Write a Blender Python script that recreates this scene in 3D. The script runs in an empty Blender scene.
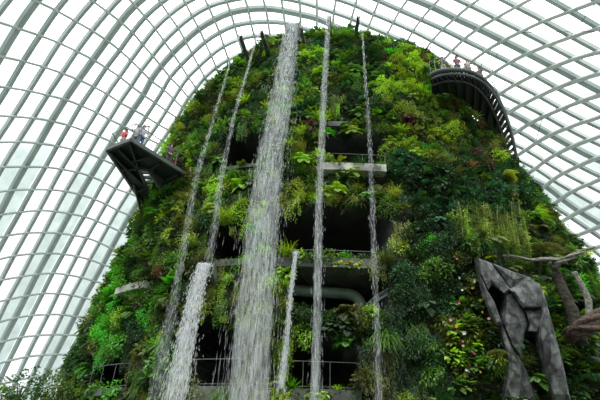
import bpy, bmesh, math, random
import numpy as np
from mathutils import Vector, Matrix, noise
random.seed(7); rng = np.random.default_rng(11)
sc = bpy.context.scene; C = sc.collection
R = math.radians
# ------------------------------------------------------------------ camera
F = 467.0; CAM = np.array([0, 0, 1.7])
PT, RL = R(32), R(2.6)
fw = np.array([0, math.cos(PT), math.sin(PT)]); up0 = np.array([0, -math.sin(PT), math.cos(PT)]); rt0 = np.array([1., 0, 0])
rt = math.cos(RL)*rt0 + math.sin(RL)*up0; upv = -math.sin(RL)*rt0 + math.cos(RL)*up0
def ray(x, y): return fw*F + rt*(x-300) + upv*(200-y)
def at(x, y, Y): d = ray(x, y); return CAM + d*(Y/d[1])
def atz(x, y, z): d = ray(x, y); return CAM + d*((z-CAM[2])/d[2])
def proj(p):
    q = np.asarray(p, float)-CAM; d = q@fw
    d = np.where(np.abs(d) < 1e-3, 1e-3, d)
    return 300+F*(q@rt)/d, 200-F*(q@upv)/d
cd = bpy.data.cameras.new('camera'); cd.sensor_width = 36; cd.lens = F*36/600; cd.clip_end = 500
cam = bpy.data.objects.new('camera', cd); C.objects.link(cam); sc.camera = cam
M3 = Matrix((rt, upv, -fw)).transposed(); cam.matrix_world = Matrix.Translation(Vector(CAM)) @ M3.to_4x4()
# ------------------------------------------------------------------ materials
MATS = {}
def nm(name):
    m = bpy.data.materials.new(name); m.use_nodes = True; nt = m.node_tree; nt.nodes.clear()
    o = nt.nodes.new('ShaderNodeOutputMaterial'); MATS[name] = m
    return m, nt, o
def N(nt, t, **k):
    n = nt.nodes.new(t)
    for a, b in k.items():
        if a.startswith('_'): setattr(n, a[1:], b)
        else: n.inputs[a.replace('__', ' ')].default_value = b
    return n
def col(c): return (c[0], c[1], c[2], 1)
def simple(name, c, rough=.6, metal=0., var=.25, scale=3., bump=0., c2=None):
    m, nt, o = nm(name); p = N(nt, 'ShaderNodeBsdfPrincipled', Roughness=rough, Metallic=metal)
    tc = N(nt, 'ShaderNodeTexCoord'); nz = N(nt, 'ShaderNodeTexNoise', Scale=scale, Detail=6.)
    nt.links.new(tc.outputs['Object'], nz.inputs['Vector'])
    mx = N(nt, 'ShaderNodeMix', _data_type='RGBA')
    mx.inputs[6].default_value = col([v*(1-var) for v in c]); mx.inputs[7].default_value = col(c2 or [min(1, v*(1+var)) for v in c])
    mr = N(nt, 'ShaderNodeMapRange'); mr.inputs[1].default_value = .35; mr.inputs[2].default_value = .65
    nt.links.new(nz.outputs['Fac'], mr.inputs[0]); nt.links.new(mr.outputs[0], mx.inputs[0])
    nt.links.new(mx.outputs[2], p.inputs['Base Color']); nt.links.new(p.outputs[0], o.inputs[0])
    if bump:
        b = N(nt, 'ShaderNodeBump', Strength=bump, Distance=.1)
        nt.links.new(nz.outputs['Fac'], b.inputs['Height']); nt.links.new(b.outputs[0], p.inputs['Normal'])
    return m
def crackle(m):
    nt = m.node_tree; p = [n for n in nt.nodes if n.type == 'BSDF_PRINCIPLED'][0]; tc = [n for n in nt.nodes if n.type == 'TEX_COORD'][0]; mx = [n for n in nt.nodes if n.type == 'MIX'][0]
    v = N(nt, 'ShaderNodeTexVoronoi', Scale=1.7); v2 = N(nt, 'ShaderNodeTexVoronoi', _feature='DISTANCE_TO_EDGE', Scale=1.7)
    mp = N(nt, 'ShaderNodeMapping'); mp.inputs['Scale'].default_value = (1.6, 1, .7); mp.inputs['Rotation'].default_value = (0, .5, 0); nt.links.new(tc.outputs['Object'], mp.inputs[0])
    for q in (v, v2): nt.links.new(mp.outputs[0], q.inputs['Vector'])
    hs = N(nt, 'ShaderNodeHueSaturation', Saturation=.9); sp = N(nt, 'ShaderNodeSeparateColor'); nt.links.new(v.outputs['Color'], sp.inputs[0])
    a = N(nt, 'ShaderNodeMath', _operation='MULTIPLY_ADD'); a.inputs[1].default_value = .9; a.inputs[2].default_value = .5; nt.links.new(sp.outputs[0], a.inputs[0])
    e = N(nt, 'ShaderNodeMapRange'); e.inputs[1].default_value = 0; e.inputs[2].default_value = .05; e.inputs[3].default_value = .35; nt.links.new(v2.outputs['Distance'], e.inputs[0])
    b = N(nt, 'ShaderNodeMath', _operation='MULTIPLY'); nt.links.new(a.outputs[0], b.inputs[0]); nt.links.new(e.outputs[0], b.inputs[1]); nt.links.new(b.outputs[0], hs.inputs['Value'])
    nt.links.new(mx.outputs[2], hs.inputs['Color']); nt.links.new(hs.outputs[0], p.inputs['Base Color'])
def leafmat(name, c, trans=.32, gloss=.035):
    m, nt, o = nm(name)
    oi = N(nt, 'ShaderNodeObjectInfo'); tc = N(nt, 'ShaderNodeTexCoord')
    nz = N(nt, 'ShaderNodeTexNoise', Scale=4., Detail=3.); nt.links.new(tc.outputs['Object'], nz.inputs['Vector'])
    hs = N(nt, 'ShaderNodeHueSaturation', Color=col(c))
    a = N(nt, 'ShaderNodeMapRange'); a.inputs[3].default_value = .485; a.inputs[4].default_value = .52
    nt.links.new(oi.outputs['Random'], a.inputs[0]); nt.links.new(a.outputs[0], hs.inputs['Hue'])
    b = N(nt, 'ShaderNodeMath', _operation='MULTIPLY_ADD'); b.inputs[1].default_value = 1.0; b.inputs[2].default_value = .1
    nt.links.new(oi.outputs['Random'], b.inputs[0])
    d = N(nt, 'ShaderNodeMath', _operation='MULTIPLY_ADD'); d.inputs[1].default_value = .7
    nt.links.new(nz.outputs['Fac'], d.inputs[0]); nt.links.new(b.outputs[0], d.inputs[2]); nt.links.new(d.outputs[0], hs.inputs['Value'])
    df = N(nt, 'ShaderNodeBsdfDiffuse'); tr = N(nt, 'ShaderNodeBsdfTranslucent'); gl = N(nt, 'ShaderNodeBsdfGlossy', Roughness=.35)
    gl.inputs[0].default_value = (.8, .85, .9, 1)
    nt.links.new(hs.outputs[0], df.inputs[0])
    hs2 = N(nt, 'ShaderNodeHueSaturation', Hue=.493, Saturation=1.15, Value=1.4); nt.links.new(hs.outputs[0], hs2.inputs['Color']); nt.links.new(hs2.outputs[0], tr.inputs[0])
    m1 = N(nt, 'ShaderNodeMixShader', Fac=trans); nt.links.new(df.outputs[0], m1.inputs[1]); nt.links.new(tr.outputs[0], m1.inputs[2])
    m2 = N(nt, 'ShaderNodeMixShader', Fac=gloss); nt.links.new(m1.outputs[0], m2.inputs[1]); nt.links.new(gl.outputs[0], m2.inputs[2])
    nt.links.new(m2.outputs[0], o.inputs[0]); return m
LC = dict(lime=(.33, .50, .06), bright=(.11, .37, .035), mid=(.13, .25, .042), dark=(.038, .095, .026), blue=(.04, .12, .045),
          olive=(.17, .20, .05), brown=(.15, .085, .045), purple=(.20, .055, .075), yellow=(.36, .43, .085))
for k, v in LC.items(): leafmat('leaf_'+k, v)
CW = dict(lime='lime green', bright='bright green', mid='mid green', dark='dark green', blue='bluish green', olive='olive green', brown='brownish', purple='reddish purple', yellow='yellow green')
for k, v in dict(orange=(.75, .14, .05), red=(.6, .04, .03), pink=(.7, .3, .3), white=(.75, .75, .72), gold=(.65, .38, .05), violet=(.4, .12, .45)).items():
    simple('petal_'+k, v, .5, var=.15, scale=10)
steel = simple('grey_steel', (.36, .42, .395), .5, .0, .08, .4)
steel_l = simple('pale_steel', (.52, .57, .53), .5, .0, .08, .4)
dark_steel = simple('dark_green_steel', (.014, .019, .019), .6, .0, .25, 1.)
mid_steel = simple('worn_steel', (.075, .09, .085), .5, .2, .25, 2.)
rail_m = simple('rail_steel', (.17, .185, .18), .45, .3, .1, 2.)
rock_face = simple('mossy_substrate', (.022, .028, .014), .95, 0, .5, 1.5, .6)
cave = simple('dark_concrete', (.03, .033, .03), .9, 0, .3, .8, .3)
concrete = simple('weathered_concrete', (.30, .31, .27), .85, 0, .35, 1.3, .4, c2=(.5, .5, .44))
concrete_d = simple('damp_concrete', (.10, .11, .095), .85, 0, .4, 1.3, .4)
soil = simple('garden_soil', (.04, .05, .03), .95, 0, .4, .5, .3)
bark = simple('bark', (.045, .04, .028), .9, 0, .5, 6., .8)
drift = simple('pale_driftwood', (.17, .17, .14), .9, 0, .5, 7., .8)
roots_m = simple('brown_root_bark', (.08, .055, .038), .9, 0, .5, 9., .9)
duct_m = simple('green_grey_duct', (.23, .33, .27), .5, .1, .15, 2.)
net_m = simple('dark_netting', (.16, .19, .18), .8, 0, .2, 2.)
stone = simple('grey_slate', (.05, .058, .058), .75, 0, .6, 2.6, 1., c2=(.15, .165, .158)); stone.node_tree.nodes['Noise Texture'].inputs['Distortion'].default_value = .3; stone.node_tree.nodes['Noise Texture'].inputs['Detail'].default_value = 12; crackle(stone)
wallm = simple('shade_wall_grey', (.10, .10, .095), .8, 0, .2, .3)
def watermat(name, alpha, c=(.85, .9, .92), sx=14., sz=.6):
    m, nt, o = nm(name)
    tc = N(nt, 'ShaderNodeTexCoord'); mp = N(nt, 'ShaderNodeMapping'); mp.inputs['Scale'].default_value = (sx, sx, sz)
    nz = N(nt, 'ShaderNodeTexNoise', Scale=1., Detail=5.); nt.links.new(tc.outputs['Object'], mp.inputs[0]); nt.links.new(mp.outputs[0], nz.inputs['Vector'])
    mr = N(nt, 'ShaderNodeMapRange'); mr.inputs[1].default_value = .38; mr.inputs[2].default_value = .68; mr.inputs[3].default_value = alpha*.2; mr.inputs[4].default_value = alpha*1.7
    nt.links.new(nz.outputs['Fac'], mr.inputs[0])
    tp = N(nt, 'ShaderNodeBsdfTransparent'); df = N(nt, 'ShaderNodeBsdfDiffuse', Color=col(c)); tl = N(nt, 'ShaderNodeBsdfTranslucent', Color=col(c))
    m1 = N(nt, 'ShaderNodeMixShader', Fac=.5); nt.links.new(df.outputs[0], m1.inputs[1]); nt.links.new(tl.outputs[0], m1.inputs[2])
    m2 = N(nt, 'ShaderNodeMixShader'); nt.links.new(mr.outputs[0], m2.inputs[0]); nt.links.new(tp.outputs[0], m2.inputs[1]); nt.links.new(m1.outputs[0], m2.inputs[2])
    lw = N(nt, 'ShaderNodeLayerWeight', Blend=.5); iv = N(nt, 'ShaderNodeMath', _operation='SUBTRACT'); iv.inputs[0].default_value = 1.; nt.links.new(lw.outputs['Facing'], iv.inputs[1])
    mu = N(nt, 'ShaderNodeMath', _operation='MULTIPLY'); nt.links.new(iv.outputs[0], mu.inputs[0]); nt.links.new(mr.outputs[0], mu.inputs[1]); nt.links.new(mu.outputs[0], m2.inputs[0])
    nt.links.new(m2.outputs[0], o.inputs[0]); return m
watermat('water_sheet', .24, sx=8); watermat('water_sheet_thin', .07, sx=8); watermat('water_sheet_dense', .3, sx=10, sz=1.2)
def dropmat(name, a=.55):
    m, nt, o = nm(name)
    tp = N(nt, 'ShaderNodeBsdfTransparent'); df = N(nt, 'ShaderNodeBsdfDiffuse', Color=(.95, .97, 1, 1)); tl = N(nt, 'ShaderNodeBsdfTranslucent', Color=(.95, .97, 1, 1)); gl = N(nt, 'ShaderNodeBsdfGlossy', Roughness=.2)
    m1 = N(nt, 'ShaderNodeMixShader', Fac=.5); nt.links.new(df.outputs[0], m1.inputs[1]); nt.links.new(tl.outputs[0], m1.inputs[2])
    m3 = N(nt, 'ShaderNodeMixShader', Fac=.15); nt.links.new(m1.outputs[0], m3.inputs[1]); nt.links.new(gl.outputs[0], m3.inputs[2])
    m2 = N(nt, 'ShaderNodeMixShader', Fac=a); nt.links.new(tp.outputs[0], m2.inputs[1]); nt.links.new(m3.outputs[0], m2.inputs[2]); nt.links.new(m2.outputs[0], o.inputs[0])
dropmat('water_drops', .27); dropmat('water_drops_faint', .3); dropmat('water_drops_dense', .34)
def glassmat(name, tint, gl=.03, var=0.):
    m, nt, o = nm(name)
    tp = N(nt, 'ShaderNodeBsdfTransparent', Color=col(tint)); g = N(nt, 'ShaderNodeBsdfGlossy', Roughness=.05)
    if var:
        tc = N(nt, 'ShaderNodeTexCoord'); nz = N(nt, 'ShaderNodeTexNoise', Scale=.7, Detail=4.); nt.links.new(tc.outputs['Object'], nz.inputs['Vector'])
        mx = N(nt, 'ShaderNodeMix', _data_type='RGBA'); mx.inputs[6].default_value = col([v*(1-var) for v in tint]); mx.inputs[7].default_value = col([min(1, v*(1+var)) for v in tint])
        nt.links.new(nz.outputs['Fac'], mx.inputs[0]); nt.links.new(mx.outputs[2], tp.inputs[0])
    mm = N(nt, 'ShaderNodeMixShader', Fac=gl); nt.links.new(tp.outputs[0], mm.inputs[1]); nt.links.new(g.outputs[0], mm.inputs[2]); nt.links.new(mm.outputs[0], o.inputs[0])
    return m
glass = glassmat('clear_glass', (.97, .99, .98)); tint = glassmat('fritted_green_glass', (.56, .63, .61), .02, .3)
# ------------------------------------------------------------------ object helpers
def tag(o, label=None, cat=None, group=None, kind=None):
    if label: o['label'] = label
    if cat: o['category'] = cat
    if group: o['group'] = group
    if kind: o['kind'] = kind
    return o
def empty(name, loc=(0, 0, 0)):
    o = bpy.data.objects.new(name, None); C.objects.link(o); o.location = loc; o.empty_display_size = .3; return o
class MB:
    def __init__(s): s.v = []; s.f = []; s.mi = []; s.cur = 0
    def add(s, vs, fs):
        b = len(s.v); s.v += [tuple(v) for v in vs]; s.f += [tuple(i+b for i in f) for f in fs]; s.mi += [s.cur]*len(fs)
    def frame(s, d):
        d = Vector(d).normalized(); u = Vector((0, 0, 1)) if abs(d.z) < .95 else Vector((1, 0, 0))
        a = d.cross(u).normalized(); return a, a.cross(d).normalized()
    def tube(s, pts, rad, n=8, caps=True, prof=None):
        pts = [Vector(p) for p in pts]; rs = rad if isinstance(rad, (list, tuple)) else [rad]*len(pts)
        b = len(s.v); a0 = None
        for i, p in enumerate(pts):
            d = pts[min(i+1, len(pts)-1)]-pts[max(i-1, 0)]
            if a0 is None: a, c = s.frame(d)
            else:
                a = a0-d.normalized()*a0.dot(d.normalized()); a.normalize(); c = a.cross(d.normalized())
            a0 = a
            for k in range(n):
                t = 2*math.pi*k/n; s.v.append(tuple(p+(a*math.cos(t)+c*math.sin(t))*rs[i]))
        for i in range(len(pts)-1):
            for k in range(n):
                s.f.append((b+i*n+k, b+i*n+(k+1) % n, b+(i+1)*n+(k+1) % n, b+(i+1)*n+k)); s.mi.append(s.cur)
        if caps:
            s.f.append(tuple(b+k for k in range(n-1, -1, -1))); s.f.append(tuple(b+(len(pts)-1)*n+k for k in range(n))); s.mi += [s.cur]*2
    def beam(s, pts, nrm, w, h0, h1):           # rectangular section swept along pts; nrm = up vector(s)
        b = len(s.v); pts = [Vector(p) for p in pts]
        for i, p in enumerate(pts):
            d = (pts[min(i+1, len(pts)-1)]-pts[max(i-1, 0)]).normalized()
            u = Vector(nrm[i] if isinstance(nrm, list) else nrm); u = (u-d*u.dot(d)).normalized(); a = d.cross(u)
            for sx, sh in ((-1, h0), (1, h0), (1, h1), (-1, h1)): s.v.append(tuple(p+a*(sx*w/2)+u*sh))
        for i in range(len(pts)-1):
            for k in range(4): s.f.append((b+i*4+k, b+i*4+(k+1) % 4, b+(i+1)*4+(k+1) % 4, b+(i+1)*4+k)); s.mi.append(s.cur)
        s.f.append((b+3, b+2, b+1, b)); e = b+(len(pts)-1)*4; s.f.append((e, e+1, e+2, e+3)); s.mi += [s.cur]*2
    def prism(s, poly, dv):                      # polygon extruded by vector dv
        n = len(poly); dv = np.array(dv, float)
        s.add([tuple(p) for p in poly]+[tuple(np.array(p)+dv) for p in poly],
              [tuple(range(n)), tuple(range(2*n-1, n-1, -1))]+[(i, i+n, (i+1) % n+n, (i+1) % n) for i in range(n)])
    def build(s, name, mat, parent=None, smooth=False, loc=None):
        me = bpy.data.meshes.new(name); 
        vs = s.v
        if loc is not None: vs = [(v[0]-loc[0], v[1]-loc[1], v[2]-loc[2]) for v in vs]
        me.from_pydata(vs, [], s.f)
        for m in (mat if isinstance(mat, (list, tuple)) else [mat]): me.materials.append(m)
        if len(me.materials) > 1: me.polygons.foreach_set('material_index', s.mi)
        if smooth: me.polygons.foreach_set('use_smooth', [True]*len(me.polygons))
        me.update(); o = bpy.data.objects.new(name, me); C.objects.link(o)
        if loc is not None: o.location = loc
        if parent: 
            o.parent = parent
            if loc is None: o.matrix_parent_inverse = Matrix.Translation(-Vector(parent.location))
        return o
# ------------------------------------------------------------------ world
w = bpy.data.worlds.new('overcast_sky'); sc.world = w; w.use_nodes = True; nt = w.node_tree; nt.nodes.clear()
wo = nt.nodes.new('ShaderNodeOutputWorld'); bg = nt.nodes.new('ShaderNodeBackground'); tc = nt.nodes.new('ShaderNodeTexCoord'); sx = nt.nodes.new('ShaderNodeSeparateXYZ')
rp = nt.nodes.new('ShaderNodeValToRGB'); nt.links.new(tc.outputs['Generated'], sx.inputs[0]); nt.links.new(sx.outputs['Z'], rp.inputs[0]); nt.links.new(rp.outputs[0], bg.inputs[0]); nt.links.new(bg.outputs[0], wo.inputs[0])
el = rp.color_ramp.elements; el[0].position = 0.; el[0].color = (.195, .204, .208, 1); el[1].position = 1.; el[1].color = (1, 1, .985, 1)
e = el.new(.5); e.color = (.26, .27, .27, 1); e = el.new(.8); e.color = (.82, .83, .82, 1)
bg.inputs[1].default_value = 5.7
sc.view_settings.view_transform = 'Standard'; sc.view_settings.look = 'None'; sc.view_settings.gamma = 1; sc.view_settings.use_curve_mapping = False
sc.view_settings.exposure = 0
# ------------------------------------------------------------------ ground, added shading wall
g = MB(); n = 48
g.prism([(44*math.cos(2*math.pi*k/n), 26+44*math.sin(2*math.pi*k/n), -.4) for k in range(n)], (0, 0, .4)); tag(g.build('floor', soil), kind='structure')
g = MB(); g.prism([(-30, -9, 0), (30, -9, 0), (30, -8.4, 0), (-30, -8.4, 0)], (0, 0, 17)); tag(g.build('shade_wall_back', wallm), kind='structure')  # unseen wall added behind the camera to keep light off the lower mountain
# ------------------------------------------------------------------ dome: steel arches (i) crossed by purlins (j) on an ellipsoidal shell, nodes in decimetres
NT = {
-6:(-4,"-376,281,210 -365,256,231 -351,233,255 -332,213,280 -310,196,307 -286,180,330 -259,173,355 -225,174,383 -202,166,397 -176,165,412 -152,165,424 -130,166,433 -110,164,439 -88,161,444 -63,157,449 - - - - 112,151,435 158,145,415 200,141,391 236,141,364 266,141,337 293,143,308"),
-5:(-6,"-392,321,164 -384,306,188 -371,291,220 -360,267,242 -345,245,265 -327,226,290 -305,209,316 -281,193,339 -255,184,362 -222,184,388 -199,176,401 -174,175,415 -150,174,427 -128,175,436 -108,173,442 -86,170,447 -62,166,451 -33,163,454 1,159,455 33,162,454 76,159,447 110,162,439 155,156,420 196,153,397 231,153,372 262,154,346 289,156,319 309,162,296"),
-4:(-7,"-394,342,151 -387,331,174 -379,317,199 -365,302,231 -354,279,253 -339,258,277 -320,239,301 -299,222,325 -276,206,347 -250,196,369 -219,194,392 -196,186,405 -171,185,419 -147,184,430 -126,184,439 -106,182,445 -84,179,450 -60,176,454 -32,173,457 1,170,457 33,172,457 74,170,450 108,174,442 151,169,425 191,166,404 226,166,380 256,167,356 283,169,330 304,175,308 319,182,290"),
-3:(-9,"-399,372,114 -397,363,132 -389,353,162 -382,342,186 -373,327,211 -359,313,242 -347,292,265 -331,272,289 -313,254,313 -292,236,336 -269,220,356 -245,209,375 -215,205,397 -193,197,410 -168,195,422 -145,193,433 -123,194,441 -104,192,447 -82,189,452 -58,186,456 -31,184,459 2,181,460 33,184,459 72,182,453 105,186,446 147,182,430 186,180,410 220,180,389 249,182,366 276,185,342 297,190,320 314,196,301 328,202,283 333,206,277 340,203,266"),
-2:(-12,"-403,396,67 -402,391,80 -400,387,96 -395,384,124 -391,374,144 -383,364,174 -376,353,198 -366,339,224 -351,325,254 -338,305,278 -322,287,302 -303,269,325 -283,252,346 -262,236,365 -239,222,382 -211,217,402 -189,208,414 -165,206,426 -142,204,436 -121,204,444 -101,202,450 -80,199,455 -56,197,459 -29,195,461 2,193,462 32,195,461 70,195,456 102,199,449 142,196,434 179,195,417 212,196,397 241,198,376 267,202,355 289,206,334 307,211,314 322,215,295 329,219,286 337,215,274 345,211,260"),
-1:(-12,"-399,408,75 -398,404,90 -395,399,107 -389,395,136 -385,386,156 -376,376,186 -368,364,211 -357,351,237 -342,337,266 -328,320,291 -311,303,315 -293,285,337 -274,267,356 -253,251,374 -232,236,390 -206,229,407 -185,220,418 -162,217,429 -139,214,439 -118,214,446 -98,212,452 -77,210,457 -54,208,461 -27,206,463 3,205,464 32,208,463 68,208,458 99,212,452 137,210,439 172,211,423 204,212,406 232,215,387 256,220,368 278,224,348 298,227,327 315,230,307 324,232,296 333,228,282 342,224,267"),
0:(-15,"-397,433,23 -399,424,42 -399,418,58 -395,421,84 -393,416,101 -389,412,119 -383,408,148 -378,399,170 -368,388,199 -359,376,225 -347,363,252 -332,349,279 -316,334,305 -299,318,328 -282,300,348 -264,282,366 -244,265,382 -224,251,397 -201,242,411 -180,233,422 -158,228,432 -136,225,441 -115,225,449 -96,223,454 -74,221,459 -51,219,463 -26,218,465 3,217,466 32,221,465 66,222,461 96,226,455 131,226,443 164,227,429 194,230,414 220,234,398 245,238,380 267,242,361 287,245,341 306,245,320 318,246,306 329,242,290 339,237,274 348,231,258 352,230,252 358,235,243"),
1:(-15,"-393,446,30 -394,437,50 -394,432,67 -389,434,94 -386,429,112 -382,425,133 -375,420,161 -369,411,185 -359,401,213 -349,388,239 -336,375,267 -320,362,293 -304,347,317 -287,331,339 -271,314,358 -253,297,375 -235,280,390 -216,266,403 -195,255,416 -175,246,426 -154,240,436 -133,237,444 -112,236,451 -93,234,456 -72,232,461 -49,231,464 -24,231,467 4,230,467 31,234,467 63,236,463 92,241,457 125,242,447 155,245,435 183,249,422 208,253,407 233,257,391 255,260,373 276,262,354 295,262,334 310,261,316 323,257,299 335,252,282 345,245,265 350,243,257 356,247,247"),
2:(-16,"-391,456,10 -388,458,38 -389,451,58 -388,446,77 -383,447,104 -379,443,124 -374,439,147 -366,433,175 -358,424,201 -348,414,228 -337,401,255 -324,388,280 -309,374,305 -293,360,328 -276,344,348 -260,328,366 -243,311,382 -225,296,396 -207,282,409 -188,269,420 -169,260,430 -149,253,438 -129,249,446 -109,247,453 -89,245,458 -68,244,462 -46,243,466 -22,244,468 5,244,469 31,248,468 60,251,464 88,256,459 117,260,451 145,264,441 171,268,429 196,272,415 220,275,400 243,278,383 264,279,365 284,279,347 302,277,327 317,273,308 330,268,290 342,260,273 348,257,263 355,260,251 365,250,231"),
3:(-16,"-385,470,18 -383,472,46 -383,465,68 -381,461,88 -375,462,115 -370,458,137 -364,453,162 -356,446,190 -346,438,217 -336,427,244 -324,414,269 -311,400,293 -296,386,316 -281,372,337 -266,357,356 -250,342,373 -233,326,388 -216,311,402 -199,297,414 -181,284,424 -163,274,433 -145,266,441 -125,261,448 -105,259,455 -86,257,460 -65,256,464 -43,256,467 -20,257,469 5,258,469 30,262,468 57,267,465 83,272,461 109,278,454 135,282,445 160,286,434 185,290,422 209,293,408 232,295,392 253,296,375 273,296,357 291,294,338 309,290,318 324,285,299 337,277,280 345,272,268 353,273,255 363,263,235"),
4:(-16,"-379,485,26 -376,486,54 -375,480,78 -372,477,100 -366,476,127 -360,472,151 -352,467,179 -343,460,206 -333,451,232 -322,440,258 -311,427,282 -298,414,304 -284,400,326 -270,385,345 -255,370,363 -240,356,379 -223,341,393 -207,326,406 -191,311,417 -175,298,427 -157,288,436 -139,280,443 -120,274,450 -101,271,456 -82,270,461 -62,269,465 -40,269,468 -18,271,470 6,273,470 30,277,469 54,283,466 78,289,462 103,295,455 127,299,448 151,304,438 174,307,427 198,310,414 221,312,399 243,313,382 263,313,365 282,312,347 300,309,328 317,303,308 332,294,288 341,289,274 350,288,259 362,278,239 371,268,220"),
5:(-16,"-372,500,35 -369,500,64 -367,496,88 -363,493,113 -356,491,140 -348,487,166 -340,481,193 -331,473,219 -321,463,245 -309,452,269 -298,440,292 -285,427,314 -272,413,333 -259,399,352 -245,384,368 -230,370,383 -215,355,397 -199,341,409 -184,326,420 -169,313,429 -152,302,438 -134,293,445 -116,287,452 -97,284,457 -78,282,462 -58,282,466 -37,283,468 -15,285,470 7,288,470 29,293,469 52,299,466 74,305,462 97,311,456 120,316,449 143,320,440 165,324,430 188,327,418 211,329,404 233,330,388 253,331,372 272,330,354 291,328,336 308,322,317 325,313,296 337,306,279 347,303,263 360,293,243 369,283,224"),
6:(-17,"-364,518,13 -363,516,44 -360,515,74 -357,511,100 -351,510,127 -344,507,153 -336,501,179 -328,494,205 -319,485,231 -308,475,255 -297,464,279 -286,452,300 -274,439,320 -261,426,339 -248,413,356 -234,399,372 -221,384,387 -206,370,400 -192,356,411 -178,342,422 -163,328,431 -147,317,439 -129,307,446 -111,301,453 -93,297,458 -74,295,462 -54,296,466 -33,297,468 -13,300,469 8,304,469 29,309,468 50,314,465 71,321,462 93,326,456 115,331,449 136,336,441 158,341,432 179,344,420 201,347,407 223,348,393 244,348,377 263,348,360 282,346,343 299,341,325 316,334,305 332,324,285 344,319,268 357,309,247 367,298,227 376,288,209"),
7:(-17,"-354,536,23 -354,533,55 -351,530,84 -346,528,112 -339,525,139 -332,521,165 -325,514,190 -316,507,215 -307,498,240 -297,488,263 -286,476,285 -275,464,306 -263,452,326 -250,439,344 -238,426,360 -225,413,375 -212,399,389 -198,385,402 -185,371,412 -171,358,422 -157,345,431 -141,333,440 -125,323,447 -107,315,453 -88,311,458 -69,309,463 -50,309,466 -30,311,468 -10,315,469 9,320,468 28,325,467 48,330,464 68,336,461 89,341,455 111,346,449 132,351,441 152,356,432 172,361,422 193,364,410 214,365,396 235,365,381 255,364,365 273,363,348 290,360,331 308,354,312 325,344,291 339,337,272 353,326,251 365,315,230 374,305,212 382,295,194"),
8:(-17,"-343,555,33 -342,550,66 -339,545,96 -334,542,123 -328,538,149 -321,533,175 -313,526,199 -305,518,223 -296,510,247 -286,500,269 -275,489,290 -264,477,310 -252,465,329 -240,453,347 -227,440,363 -214,427,378 -201,413,392 -188,400,403 -178,386,413 -165,373,423 -151,361,431 -136,350,439 -120,339,447 -103,331,453 -85,325,458 -66,323,462 -47,323,465 -28,326,467 -9,330,467 10,334,467 28,341,465 47,347,463 66,352,459 85,357,454 105,362,448 125,368,441 143,373,432 162,378,423 182,381,412 205,382,398 227,380,383 247,380,368 265,379,352 282,377,335 299,373,317 317,364,297 333,355,276 349,344,255 361,333,234 372,322,215 380,312,197 387,302,180"),
9:(-17,"-332,572,42 -331,564,76 -328,559,106 -323,555,132 -317,551,158 -310,545,182 -302,538,207 -294,530,230 -285,522,252 -275,512,273 -264,502,294 -253,491,313 -242,479,331 -229,467,349 -216,454,365 -203,441,380 -190,427,394 -178,414,405 -167,401,414 -158,389,422 -145,378,431 -131,367,438 -116,356,446 -99,347,452 -82,341,457 -64,339,461 -45,339,464 -26,341,465 -8,346,465 10,351,465 27,357,463 45,362,460 62,367,457 81,372,452 100,378,446 118,383,440 135,389,432 151,394,424 171,398,414 194,399,400 217,398,385 240,395,369 258,395,354 275,394,338 292,390,320 309,384,301 327,374,281 343,363,258 357,352,237 368,341,218 378,330,199 386,320,182"),
10:(-18,"-317,594,11 -321,585,50 -321,578,85 -317,572,114 -312,568,140 -306,564,164 -298,558,188 -291,551,212 -283,543,234 -274,534,255 -264,524,276 -254,515,296 -243,504,314 -232,493,331 -218,480,350 -205,467,367 -192,454,382 -179,441,395 -168,428,406 -158,416,414 -149,405,422 -139,394,429 -126,384,437 -111,373,444 -96,364,450 -79,358,455 -61,355,459 -43,356,462 -24,358,463 -6,361,463 11,366,462 27,372,460 43,377,458 59,382,454 77,387,450 94,392,445 111,398,438 126,405,432 141,410,424 160,414,415 183,415,402 207,414,387 231,412,371 252,409,354 269,408,338 285,406,322 302,401,304 319,394,285 337,383,262 352,372,241 364,361,221 374,350,202 383,339,184 390,328,168"),
11:(-18,"-308,606,17 -311,597,57 -311,589,91 -307,584,120 -301,580,145 -294,576,169 -287,570,192 -280,563,215 -271,556,236 -263,547,257 -253,538,277 -243,528,296 -233,518,314 -220,506,334 -206,493,352 -193,479,369 -180,466,383 -168,453,396 -157,441,406 -150,430,414 -142,420,421 -132,410,428 -121,399,435 -107,389,442 -92,381,448 -75,376,453 -58,373,457 -40,372,459 -22,372,461 -5,376,461 11,381,459 26,387,457 41,392,455 56,397,452 72,401,448 89,407,442 104,413,436 117,419,430 130,425,424 148,429,415 171,431,403 197,430,388 222,428,372 245,425,355 265,421,338 280,420,322 296,417,306 312,412,287 329,404,266 344,396,245 356,387,226 367,377,207 377,368,190 384,359,173 391,350,158"),
12:(-18,"-301,614,22 -304,605,62 -302,599,96 -297,594,124 -291,591,149 -284,587,172 -277,582,194 -269,575,216 -260,569,237 -251,561,257 -242,552,276 -232,542,296 -221,531,315 -208,519,335 -194,505,354 -181,491,370 -168,478,384 -157,465,396 -147,454,406 -141,443,413 -134,434,419 -125,425,425 -114,416,432 -101,407,439 -87,399,445 -71,393,450 -55,389,454 -37,386,456 -20,387,458 -3,390,457 12,395,456 25,401,454 39,407,451 53,411,448 68,415,445 83,421,440 97,427,434 108,434,429 119,440,423 136,444,415 160,446,403 187,445,389 213,443,372 237,439,355 258,436,338 277,431,321 291,431,305 305,429,288 321,423,268 336,417,249 348,409,230 359,402,212 369,394,195 377,386,179 384,379,164"),
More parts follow.
